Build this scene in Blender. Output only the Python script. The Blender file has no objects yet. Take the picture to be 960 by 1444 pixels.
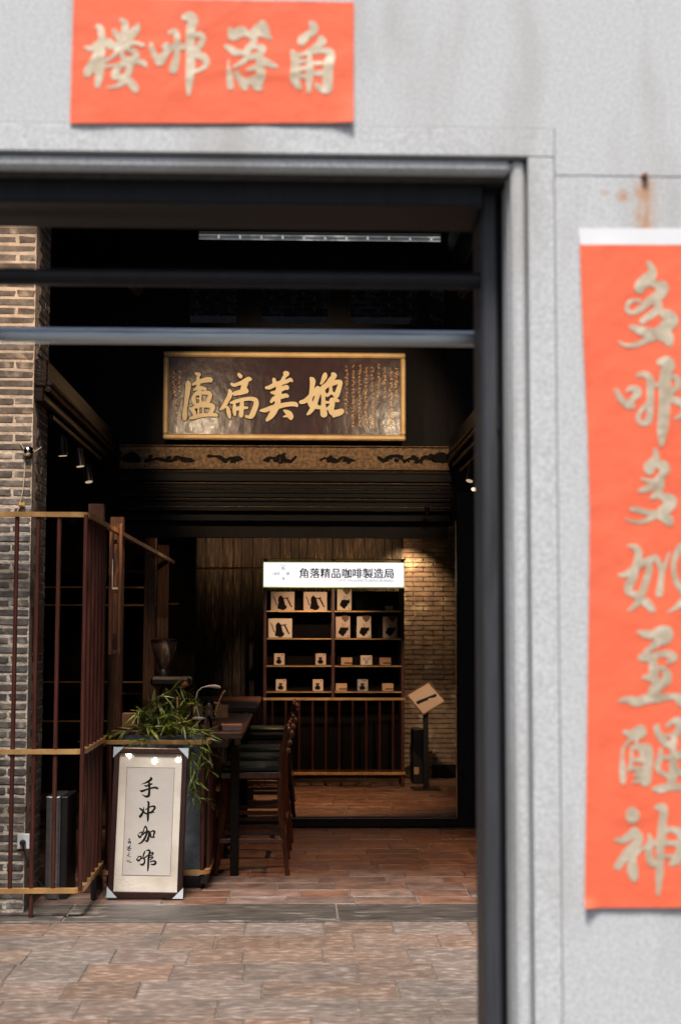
import bpy, bmesh, math, random
import numpy as np
from mathutils import Vector, Matrix, noise as mnoise
random.seed(7)
S = bpy.context.scene
COL = S.collection
R = math.radians

# ------------------------------------------------------------------ camera
FPX, CX, CY = 2037.0, 480.0, 722.0
CAMZ = 1.70
ROT = Matrix.Rotation(R(-1.74), 3, 'Z') @ Matrix.Rotation(R(90 + 4.66), 3, 'X') @ Matrix.Rotation(R(0.12), 3, 'Z')
cd = bpy.data.cameras.new('camera'); cam = bpy.data.objects.new('camera', cd); COL.objects.link(cam)
cam.matrix_world = Matrix.Translation((0, 0, CAMZ)) @ ROT.to_4x4()
cd.sensor_fit = 'VERTICAL'; cd.sensor_height = 36; cd.sensor_width = 24
cd.lens = FPX / 1444 * 36
cd.clip_start = 0.05; cd.clip_end = 300
cd.dof.use_dof = True; cd.dof.focus_distance = 10.2; cd.dof.aperture_fstop = 2.5
S.camera = cam
S.view_settings.view_transform = 'Standard'; S.view_settings.look = 'None'
S.view_settings.exposure = 0.85; S.view_settings.gamma = 1.0
S.cycles.use_denoising = True
S.cycles.max_bounces = 8; S.cycles.glossy_bounces = 4; S.cycles.transmission_bounces = 6
S.cycles.sample_clamp_indirect = 4.0; S.cycles.caustics_reflective = False; S.cycles.caustics_refractive = False

def at(x, y, D):
    d = ROT @ Vector((x - CX, CY - y, -FPX))
    return Vector((0, 0, CAMZ)) + d * (D / d.y)
def px(x, D, y=888): return at(x, y, D).x
def pz(y, D, x=418): return at(x, y, D).z

# ------------------------------------------------------------------ world and sun
W = bpy.data.worlds.new("World"); S.world = W; W.use_nodes = True
nt = W.node_tree; nt.nodes.clear()
sky = nt.nodes.new('ShaderNodeTexSky'); sky.sky_type = 'NISHITA'; sky.sun_disc = False
SUN_TO = Vector((-0.07, -0.37, 0.92)).normalized()
sky.sun_elevation = math.asin(SUN_TO.z); sky.sun_rotation = math.atan2(SUN_TO.x, SUN_TO.y)
sky.air_density = 1.0; sky.dust_density = 4.0; sky.ozone_density = 1.0
bg = nt.nodes.new('ShaderNodeBackground'); bg.inputs[1].default_value = 0.065
wo = nt.nodes.new('ShaderNodeOutputWorld')
nt.links.new(sky.outputs[0], bg.inputs[0]); nt.links.new(bg.outputs[0], wo.inputs[0])
sl = bpy.data.lights.new('sun', 'SUN'); so = bpy.data.objects.new('sun', sl); COL.objects.link(so)
sl.energy = 3.7; sl.angle = R(14); sl.color = (1, 0.955, 0.9)
so.rotation_euler = SUN_TO.to_track_quat('Z', 'Y').to_euler(); so.location = (-3, -3, 9)

WARM = (1.0, 0.60, 0.32)
def spot(name, loc, to, watts, deg, blend=0.6, col=WARM, rad=0.03):
    l = bpy.data.lights.new(name, 'SPOT'); o = bpy.data.objects.new(name, l); COL.objects.link(o)
    l.energy = watts; l.spot_size = R(deg); l.spot_blend = blend; l.color = col; l.shadow_soft_size = rad
    o.location = loc; d = Vector(to) - Vector(loc)
    o.rotation_euler = d.to_track_quat('-Z', 'Y').to_euler()
    return o

# ------------------------------------------------------------------ materials
def mat(name, c1, c2=None, scale=8, rough=0.6, metal=0.0, bump=0.0, bscale=40, rnd=0.0, stretch=(1, 1, 1),
        spec=0.5, coat=0.0, detail=6, c3=None, c3scale=2.0, c3lo=0.5, c3hi=0.7, rrnd=0.0, bdist=0.01, hrnd=0.0, streak=None, wst=None):
    m = bpy.data.materials.new(name); m.use_nodes = True
    t = m.node_tree; N = t.nodes; L = t.links; b = N['Principled BSDF']
    b.inputs['Roughness'].default_value = rough; b.inputs['Metallic'].default_value = metal
    b.inputs['Specular IOR Level'].default_value = spec; b.inputs['Coat Weight'].default_value = coat
    b.inputs['Coat Roughness'].default_value = 0.08
    c2 = c2 or tuple(v * 0.75 for v in c1)
    tc = N.new('ShaderNodeTexCoord'); mp = N.new('ShaderNodeMapping'); L.new(tc.outputs['Object'], mp.inputs[0])
    mp.inputs['Scale'].default_value = stretch
    oi = N.new('ShaderNodeObjectInfo')
    if rnd or hrnd:   # shift the texture per object so that shared meshes differ
        mu = N.new('ShaderNodeMath'); mu.operation = 'MULTIPLY'; mu.inputs[1].default_value = 37.0
        L.new(oi.outputs['Random'], mu.inputs[0]); L.new(mu.outputs[0], mp.inputs['Location'])
    n = N.new('ShaderNodeTexNoise'); n.inputs['Scale'].default_value = scale; n.inputs['Detail'].default_value = detail
    n.inputs['Roughness'].default_value = 0.62
    L.new(mp.outputs[0], n.inputs['Vector'])
    cr = N.new('ShaderNodeValToRGB'); L.new(n.outputs[0], cr.inputs[0])
    cr.color_ramp.elements[0].position = 0.34; cr.color_ramp.elements[1].position = 0.66
    cr.color_ramp.elements[0].color = (*c2, 1); cr.color_ramp.elements[1].color = (*c1, 1)
    col = cr.outputs[0]
    if c3:
        n3 = N.new('ShaderNodeTexNoise'); n3.inputs['Scale'].default_value = c3scale; n3.inputs['Detail'].default_value = 5
        L.new(mp.outputs[0] if not streak else tc.outputs['Object'], n3.inputs['Vector'])
        if streak:
            mp3 = N.new('ShaderNodeMapping'); mp3.inputs['Scale'].default_value = streak
            L.new(tc.outputs['Object'], mp3.inputs[0]); L.new(mp3.outputs[0], n3.inputs['Vector'])
        r3 = N.new('ShaderNodeMapRange'); r3.inputs[1].default_value = c3lo; r3.inputs[2].default_value = c3hi
        L.new(n3.outputs[0], r3.inputs[0])
        mx = N.new('ShaderNodeMix'); mx.data_type = 'RGBA'; L.new(r3.outputs[0], mx.inputs[0])
        L.new(col, mx.inputs[6]); mx.inputs[7].default_value = (*c3, 1); col = mx.outputs[2]
    if wst:
        ge = N.new('ShaderNodeNewGeometry'); nw = N.new('ShaderNodeTexNoise'); nw.inputs['Scale'].default_value = wst[0]; nw.inputs['Detail'].default_value = 9; nw.inputs['Roughness'].default_value = 0.7
        L.new(ge.outputs['Position'], nw.inputs['Vector']); rw = N.new('ShaderNodeMapRange'); rw.inputs[1].default_value = wst[1]; rw.inputs[2].default_value = wst[2]; rw.inputs[4].default_value = 0.85
        L.new(nw.outputs[0], rw.inputs[0]); mw = N.new('ShaderNodeMix'); mw.data_type = 'RGBA'; L.new(rw.outputs[0], mw.inputs[0]); L.new(col, mw.inputs[6]); mw.inputs[7].default_value = (*wst[3], 1); col = mw.outputs[2]
    if rnd or hrnd:
        hs = N.new('ShaderNodeHueSaturation'); L.new(col, hs.inputs['Color'])
        r = N.new('ShaderNodeMapRange'); L.new(oi.outputs['Random'], r.inputs[0])
        r.inputs[3].default_value = 1 - rnd; r.inputs[4].default_value = 1 + rnd
        L.new(r.outputs[0], hs.inputs['Value'])
        if hrnd:
            wn = N.new('ShaderNodeTexWhiteNoise'); wn.noise_dimensions = '1D'; L.new(oi.outputs['Random'], wn.inputs['W'])
            r2 = N.new('ShaderNodeMapRange'); L.new(wn.outputs['Value'], r2.inputs[0])
            r2.inputs[3].default_value = 1 - hrnd; r2.inputs[4].default_value = 1 + hrnd
            L.new(r2.outputs[0], hs.inputs['Saturation'])
        col = hs.outputs[0]
    L.new(col, b.inputs['Base Color'])
    if rrnd:
        rr = N.new('ShaderNodeMapRange'); L.new(n.outputs[0], rr.inputs[0]); rr.inputs[1].default_value = 0.3; rr.inputs[2].default_value = 0.7
        rr.inputs[3].default_value = rough - rrnd; rr.inputs[4].default_value = rough + rrnd
        L.new(rr.outputs[0], b.inputs['Roughness'])
    if bump:
        nb = N.new('ShaderNodeTexNoise'); nb.inputs['Scale'].default_value = bscale; nb.inputs['Detail'].default_value = 5
        L.new(mp.outputs[0], nb.inputs['Vector'])
        bp = N.new('ShaderNodeBump'); bp.inputs['Strength'].default_value = bump; bp.inputs['Distance'].default_value = bdist
        L.new(nb.outputs[0], bp.inputs['Height']); L.new(bp.outputs[0], b.inputs['Normal'])
        if coat: L.new(bp.outputs[0], b.inputs['Coat Normal'])
    return m

def emit(name, col, s):
    m = bpy.data.materials.new(name); m.use_nodes = True; b = m.node_tree.nodes['Principled BSDF']
    b.inputs['Base Color'].default_value = (*col, 1); b.inputs['Emission Color'].default_value = (*col, 1)
    b.inputs['Emission Strength'].default_value = s; return m

def glass(name, tint=(1, 1, 1), refl=1.0, rough=0.02, k=1.45):
    m = bpy.data.materials.new(name); m.use_nodes = True; t = m.node_tree; N = t.nodes; L = t.links; N.clear()
    o = N.new('ShaderNodeOutputMaterial'); mx = N.new('ShaderNodeMixShader'); tr = N.new('ShaderNodeBsdfTransparent')
    gl = N.new('ShaderNodeBsdfGlossy'); fr = N.new('ShaderNodeFresnel'); fr.inputs[0].default_value = k
    tr.inputs[0].default_value = (*tint, 1); gl.inputs['Roughness'].default_value = rough; gl.inputs['Color'].default_value = (refl, refl, refl, 1)
    L.new(fr.outputs[0], mx.inputs[0]); L.new(tr.outputs[0], mx.inputs[1]); L.new(gl.outputs[0], mx.inputs[2]); L.new(mx.outputs[0], o.inputs[0])
    return m

MT = {}
MT['granite'] = mat('granite', (0.64, 0.652, 0.664), (0.40, 0.41, 0.42), 150, 0.85, bump=0.6, bscale=190, bdist=0.0025, detail=3,
                    c3=(0.37, 0.36, 0.34), c3scale=1.0, c3lo=0.50, c3hi=0.78, streak=(5.5, 5, 1.3))
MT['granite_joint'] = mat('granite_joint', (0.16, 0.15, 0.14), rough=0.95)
MT['granite_pale_joint'] = mat('granite_pale_joint', (0.30, 0.295, 0.29), rough=0.95)
MT['red_paper'] = mat('red_paper', (0.87, 0.165, 0.080), (0.80, 0.140, 0.066), 6, 0.6, bump=0.35, bscale=14, spec=0.25, bdist=0.01)
MT['white_paper'] = mat('white_paper', (0.78, 0.78, 0.80), (0.74, 0.74, 0.77), 6, 0.7)
MT['gold_ink'] = mat('gold_ink', (0.66, 0.56, 0.42), (0.42, 0.34, 0.23), 12, 0.5, metal=0.25, bump=0.25, c3=(0.72, 0.62, 0.48), c3scale=30, c3lo=0.5, c3hi=0.7, bscale=22, bdist=0.01)
MT['black_wood'] = mat('black_wood', (0.012, 0.012, 0.015), (0.006, 0.006, 0.008), 6, 0.45, spec=0.25, bump=0.3, bscale=30, stretch=(6, 6, 0.6), bdist=0.004)
MT['bar_lit'] = mat('bar_lit', (0.62, 0.68, 0.72), (0.45, 0.51, 0.56), 5, 0.30, metal=0.85, bump=0.3, bscale=25, stretch=(0.4, 6, 6), bdist=0.003,
                     c3=(0.16, 0.07, 0.035), c3scale=2.2, c3lo=0.66, c3hi=0.72)  # pale metallic tone puts the light on the lower bar into its colour
MT['dark_wood'] = mat('dark_wood', (0.010, 0.006, 0.0045), (0.004, 0.003, 0.0025), 7, 0.6, spec=0.15, bump=0.4, bscale=30, stretch=(5, 5, 0.6), bdist=0.004)
MT['moulding_wood'] = mat('moulding_wood', (0.007, 0.0045, 0.003), (0.003, 0.002, 0.002), 9, 0.45, spec=0.10, bump=0.4, bscale=20, stretch=(0.5, 5, 5), bdist=0.004)
MT['jamb_sheen'] = mat('jamb_sheen', (0.050, 0.052, 0.060), (0.030, 0.032, 0.038), 6, 0.5, bump=0.5, bscale=20, stretch=(7, 7, 0.5), bdist=0.004, c3=(0.012, 0.011, 0.012), c3scale=3, c3lo=0.56, c3hi=0.7)  # blue-grey highlight on the black timber, put into its base colour
MT['granite_shaded'] = mat('granite_shaded', (0.10, 0.088, 0.076), (0.05, 0.045, 0.04), 40, 0.9, bump=0.5, bscale=120, bdist=0.003)  # shade under the lintel, put into a darker brown stone colour
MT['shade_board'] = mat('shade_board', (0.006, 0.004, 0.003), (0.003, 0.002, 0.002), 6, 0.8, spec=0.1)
MT['beam_wood'] = mat('beam_wood', (0.014, 0.008, 0.005), (0.005, 0.003, 0.0025), 9, 0.30, spec=0.3, bump=0.5, bscale=14, stretch=(5, 0.5, 5), bdist=0.006)
MT['post_wood'] = mat('post_wood', (0.17, 0.085, 0.05), (0.045, 0.020, 0.013), 11, 0.6, bump=0.6, bscale=35, stretch=(5, 5, 0.35), rnd=0.15)
MT['stool_wood'] = mat('stool_wood', (0.085, 0.030, 0.017), (0.035, 0.013, 0.008), 9, 0.3, bump=0.2, bscale=30, stretch=(5, 5, 0.6), spec=0.5)
MT['table_wood'] = mat('table_wood', (0.085, 0.036, 0.022), (0.035, 0.015, 0.010), 7, 0.42, bump=0.2, bscale=30, stretch=(5, 0.5, 5))
MT['frame_wood'] = mat('frame_wood', (0.040, 0.012, 0.011), (0.02, 0.007, 0.006), 7, 0.28, bump=0.1, bscale=30)
MT['rod_paint'] = mat('rod_paint', (0.080, 0.022, 0.015), (0.036, 0.011, 0.008), 9, 0.38, bump=0.25, bscale=14, stretch=(6, 6, 0.5), bdist=0.004)
MT['brass'] = mat('brass', (0.80, 0.48, 0.20), (0.58, 0.32, 0.12), 7, 0.36, metal=0.65, bump=0.15, bscale=30, rrnd=0.08)
MT['plank'] = mat('plank', (0.040, 0.024, 0.015), (0.007, 0.0045, 0.0035), 8, 0.75, bump=0.9, bscale=16, stretch=(5, 5, 0.5), rnd=0.45,
                  c3=(0.38, 0.27, 0.17), c3scale=9, c3lo=0.57, c3hi=0.72, streak=(16, 16, 0.45))
MT['brick'] = mat('brick', (0.175, 0.155, 0.142), (0.062, 0.056, 0.052), 11, 0.9, bump=0.9, bscale=34, rnd=0.32, hrnd=0.4, bdist=0.008,
                  c3=(0.40, 0.35, 0.29), c3scale=9, c3lo=0.56, c3hi=0.74)
MT['brick_back'] = mat('brick_back', (0.32, 0.235, 0.17), (0.16, 0.11, 0.08), 11, 0.9, bump=0.8, bscale=34, bdist=0.008,
                  c3=(0.5, 0.42, 0.3), c3scale=6, c3lo=0.55, c3hi=0.7)
MT['brick_far'] = mat('brick_far', (0.10, 0.105, 0.11), (0.05, 0.052, 0.055), 5, 0.9, c3=(0.3, 0.3, 0.3), c3scale=3, c3lo=0.5, c3hi=0.7)
MT['mortar'] = mat('mortar', (0.58, 0.50, 0.42), (0.40, 0.345, 0.29), 13, 0.95, bump=0.9, bscale=50, c3=(0.16, 0.14, 0.12), c3scale=3, c3lo=0.55, c3hi=0.7)
MT['mortar_far'] = mat('mortar_far', (0.55, 0.56, 0.56), rough=0.95)
MT['mortar_dark'] = mat('mortar_dark', (0.17, 0.135, 0.11), (0.08, 0.064, 0.053), 20, 0.95, bump=0.5, bscale=80)
MT['tile_front'] = mat('tile_front', (0.215, 0.152, 0.120), (0.120, 0.081, 0.063), 24, 0.66, bump=1.0, bscale=46, rnd=0.15, stretch=(0.6, 1.3, 1), hrnd=0.3, bdist=0.010,
                  c3=(0.29, 0.230, 0.195), c3scale=24, c3lo=0.53, c3hi=0.72, rrnd=0.12, wst=(3.0, 0.49, 0.68, (0.085, 0.066, 0.056)))
MT['tile_hall'] = mat('tile_hall', (0.185, 0.105, 0.076), (0.100, 0.056, 0.040), 7, 0.50, bump=0.7, bscale=26, rnd=0.22, hrnd=0.25, bdist=0.006,
                  c3=(0.09, 0.055, 0.042), c3scale=8, c3lo=0.54, c3hi=0.70, rrnd=0.15, wst=(3.2, 0.54, 0.74, (0.055, 0.036, 0.03)))
MT['kerb_stone'] = mat('kerb_stone', (0.080, 0.064, 0.052), (0.026, 0.021, 0.018), 9, 0.6, bump=1.0, bscale=26, rnd=0.15, bdist=0.012,
                  stretch=(0.6, 2, 1), c3=(0.2, 0.17, 0.145), c3scale=6, c3lo=0.6, c3hi=0.7)
MT['ground'] = mat('ground', (0.12, 0.115, 0.11), (0.08, 0.078, 0.075), 3, 0.9, bump=0.4, bscale=30)
MT['black_metal'] = mat('black_metal', (0.012, 0.012, 0.013), (0.007, 0.007, 0.008), 6, 0.4)
MT['steel'] = mat('steel', (0.34, 0.35, 0.36), (0.24, 0.25, 0.26), 5, 0.32, metal=0.9, bump=0.1, bscale=30, stretch=(1, 1, 6))
MT['planter_metal'] = mat('planter_metal', (0.15, 0.18, 0.20), (0.07, 0.085, 0.10), 6, 0.5, metal=0.35, bump=0.3, bscale=30, rrnd=0.1)
MT['chrome'] = mat('chrome', (0.75, 0.75, 0.77), rough=0.12, metal=1.0)
MT['leaf'] = mat('leaf', (0.23, 0.27, 0.05), (0.10, 0.16, 0.035), 6, 0.42, rnd=0.55, hrnd=0.3)
MT['stem'] = mat('stem', (0.16, 0.17, 0.05), (0.09, 0.07, 0.03), 6, 0.5)
MT['leather'] = mat('leather', (0.010, 0.022, 0.020), (0.006, 0.013, 0.013), 6, 0.5, bump=0.3, bscale=60, bdist=0.003, spec=0.2)
MT['lacquer'] = mat('lacquer', (0.052, 0.015, 0.010), (0.028, 0.009, 0.007), 5, 0.27, bump=0.6, bscale=8, bdist=0.008, spec=0.27, coat=0.03, stretch=(1.2, 1, 0.8))
MT['gilt'] = mat('gilt', (0.80, 0.56, 0.27), (0.66, 0.41, 0.17), 9, 0.5, metal=0.15, bump=0.2, bscale=50)
MT['gilt_old'] = mat('gilt_old', (0.25, 0.145, 0.062), (0.055, 0.030, 0.016), 30, 0.45, metal=0.45, bump=1.0, bscale=70, bdist=0.008)
MT['gilt_letter'] = mat('gilt_letter', (0.97, 0.80, 0.50), (0.90, 0.68, 0.38), 9, 0.6, metal=0.0, bump=0.2, bscale=50)
MT['gilt_small'] = mat('gilt_small', (0.42, 0.23, 0.07), (0.15, 0.07, 0.03), 60, 0.4, metal=0.6)
MT['black_lacquer'] = mat('black_lacquer', (0.009, 0.006, 0.005), (0.005, 0.004, 0.003), 9, 0.7, spec=0.12)
MT['mount_silk'] = mat('mount_silk', (0.80, 0.73, 0.63), (0.75, 0.68, 0.58), 12, 0.8, bump=0.2, bscale=60, c3=(0.53, 0.45, 0.36), c3scale=3)
MT['rice_paper'] = mat('rice_paper', (0.63, 0.58, 0.53), (0.57, 0.52, 0.48), 5, 0.85, bump=0.3, bscale=12)
MT['paper_line'] = mat('paper_line', (0.16, 0.12, 0.10), rough=0.8)
MT['ink'] = mat('ink', (0.010, 0.009, 0.009), rough=0.85, spec=0.1)
MT['corner_plastic'] = mat('corner_plastic', (0.55, 0.62, 0.66), (0.47, 0.54, 0.58), 9, 0.45)
MT['pane'] = glass('pane', refl=1.0, rough=0.03)
MT['smoked_glass'] = glass('smoked_glass', tint=(0.09, 0.09, 0.10), refl=0.25)
MT['hopper_glass'] = glass('hopper_glass', tint=(0.86, 0.76, 0.70), rough=0.09, k=2.4)
_m = MT['hopper_glass']; _N = _m.node_tree.nodes; _L = _m.node_tree.links
_o = [n for n in _N if n.type == 'OUTPUT_MATERIAL'][0]; _s = _o.inputs[0].links[0].from_socket
_d = _N.new('ShaderNodeBsdfDiffuse'); _d.inputs[0].default_value = (0.75, 0.48, 0.38, 1); _x = _N.new('ShaderNodeMixShader'); _x.inputs[0].default_value = 0.12  # pinkish diffuse mixed in to imitate warm highlights on the glass
_L.new(_s, _x.inputs[1]); _L.new(_d.outputs[0], _x.inputs[2]); _L.new(_x.outputs[0], _o.inputs[0])
MT['clear_glass'] = glass('clear_glass', tint=(0.9, 0.9, 0.9), rough=0.04, k=1.6)
MT['lightbox'] = emit('lightbox', (0.97, 0.97, 0.99), 0.62)
MT['sign_brown'] = mat('sign_brown', (0.08, 0.03, 0.02), rough=0.6)
MT['sign_pale'] = mat('sign_pale', (0.75, 0.5, 0.4), rough=0.6)
MT['sign_edge'] = emit('sign_edge', (0.62, 0.72, 0.16), 0.12)
MT['lens'] = emit('lens', (1.0, 0.78, 0.5), 0.9)
MT['lens_dim'] = emit('lens_dim', (1.0, 0.78, 0.55), 0.25)
MT['bulb'] = emit('bulb', (1.0, 0.86, 0.68), 60.0)
MT['kraft'] = mat('kraft', (0.52, 0.32, 0.18), (0.44, 0.26, 0.14), 6, 0.75, rnd=0.15)
MT['card_tan'] = mat('card_tan', (0.62, 0.46, 0.34), (0.56, 0.40, 0.29), 5, 0.6)
MT['card_cream'] = mat('card_cream', (0.72, 0.60, 0.46), (0.66, 0.53, 0.40), 5, 0.6)
MT['print_dark'] = mat('print_dark', (0.012, 0.010, 0.010), rough=0.9, spec=0.08)
MT['print_brown'] = mat('print_brown', (0.16, 0.06, 0.03), rough=0.5)
MT['print_red'] = mat('print_red', (0.5, 0.03, 0.02), rough=0.5)
MT['print_grey'] = mat('print_grey', (0.3, 0.24, 0.2), rough=0.5)
MT['white_plastic'] = mat('white_plastic', (0.62, 0.64, 0.66), (0.58, 0.6, 0.62), 5, 0.4)
MT['black_plastic'] = mat('black_plastic', (0.012, 0.012, 0.013), rough=0.35)
MT['cable'] = mat('cable', (0.55, 0.45, 0.34), rough=0.6)
MT['yellow'] = mat('yellow', (0.6, 0.36, 0.05), rough=0.6)
MT['red_label'] = mat('red_label', (0.55, 0.10, 0.07), rough=0.6)
MT['notice'] = mat('notice', (0.07, 0.022, 0.017), (0.05, 0.015, 0.012), 5, 0.4)
MT['marble'] = mat('marble', (0.5, 0.45, 0.4), (0.14, 0.10, 0.08), 45, 0.5)
MT['pink_paper'] = mat('pink_paper', (0.42, 0.25, 0.20), rough=0.6)
MT['rust'] = mat('rust', (0.22, 0.10, 0.05), (0.10, 0.05, 0.03), 60, 0.9)

# rust streak running down from the iron nail, on the slab that holds it
NAIL = at(908, 249, 3.70)
def add_rust(m):
    t = m.node_tree; N = t.nodes; L = t.links; b = N['Principled BSDF']
    src = b.inputs['Base Color'].links[0].from_socket
    tc = N.new('ShaderNodeTexCoord'); sx = N.new('ShaderNodeSeparateXYZ'); L.new(tc.outputs['Object'], sx.inputs[0])
    def math_(op, a, bb=None):
        n = N.new('ShaderNodeMath'); n.operation = op
        for i, v in enumerate((a, bb)):
            if v is None: continue
            if isinstance(v, (int, float)): n.inputs[i].default_value = v
            else: L.new(v, n.inputs[i])
        return n.outputs[0]
    ns = N.new('ShaderNodeTexNoise'); ns.inputs['Scale'].default_value = 22; ns.inputs['Detail'].default_value = 6
    mp = N.new('ShaderNodeMapping'); mp.inputs['Scale'].default_value = (1.6, 1, 0.7); L.new(tc.outputs['Object'], mp.inputs[0]); L.new(mp.outputs[0], ns.inputs[0])
    nz = math_('SUBTRACT', ns.outputs[0], 0.5)
    dx = math_('ABSOLUTE', math_('SUBTRACT', math_('ADD', sx.outputs['X'], math_('MULTIPLY', nz, 0.05)), NAIL.x))
    wx = math_('SUBTRACT', 1.0, math_('DIVIDE', dx, 0.036))
    dz = math_('SUBTRACT', NAIL.z + 0.006, sx.outputs['Z'])           # below the nail
    up = N.new('ShaderNodeMapRange'); L.new(dz, up.inputs[0]); up.inputs[1].default_value = -0.01; up.inputs[2].default_value = 0.03
    dn = N.new('ShaderNodeMapRange'); L.new(dz, dn.inputs[0]); dn.inputs[1].default_value = 0.12; dn.inputs[2].default_value = 0.42
    dn.inputs[3].default_value = 1; dn.inputs[4].default_value = 0
    f = math_('MULTIPLY', math_('MULTIPLY', math_('MAXIMUM', wx, 0.0), up.outputs[0]), dn.outputs[0])
    f = math_('MULTIPLY', f, math_('ADD', math_('MULTIPLY', nz, 3.5), 0.95))
    # two separate spots beside the streak
    for (sxp, syp, rr) in ((852, 272, 0.016), (879, 277, 0.026)):
        c = at(sxp, syp, 3.70)
        d = N.new('ShaderNodeVectorMath'); d.operation = 'DISTANCE'; L.new(tc.outputs['Object'], d.inputs[0]); d.inputs[1].default_value = c
        q = math_('MULTIPLY', math_('MAXIMUM', math_('SUBTRACT', 1.0, math_('DIVIDE', d.outputs['Value'], rr)), 0.0), 0.8)
        f = math_('MAXIMUM', f, math_('MULTIPLY', q, math_('ADD', math_('MULTIPLY', nz, 2.5), 0.8)))
    cl = N.new('ShaderNodeClamp'); L.new(f, cl.inputs[0])
    mx = N.new('ShaderNodeMix'); mx.data_type = 'RGBA'; L.new(cl.outputs[0], mx.inputs[0]); L.new(src, mx.inputs[6])
    mx.inputs[7].default_value = (0.46, 0.22, 0.09, 1); L.new(mx.outputs[2], b.inputs['Base Color'])
MT['granite_rusty'] = MT['granite'].copy(); MT['granite_rusty'].name = 'granite_rusty'; add_rust(MT['granite_rusty'])

# ------------------------------------------------------------------ helpers
def empty(name, loc, label=None, cat=None, group=None, kind=None):
    o = bpy.data.objects.new(name, None); COL.objects.link(o); o.location = loc; o.empty_display_size = 0.1
    return tag(o, label, cat, group, kind)
def tag(o, label=None, cat=None, group=None, kind=None):
    if label: o['label'] = label
    if cat: o['category'] = cat
    if group: o['group'] = group
    if kind: o['kind'] = kind
    return o
def wloc(p):
    v = Vector((0, 0, 0))
    while p is not None: v += p.location; p = p.parent
    return v

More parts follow.
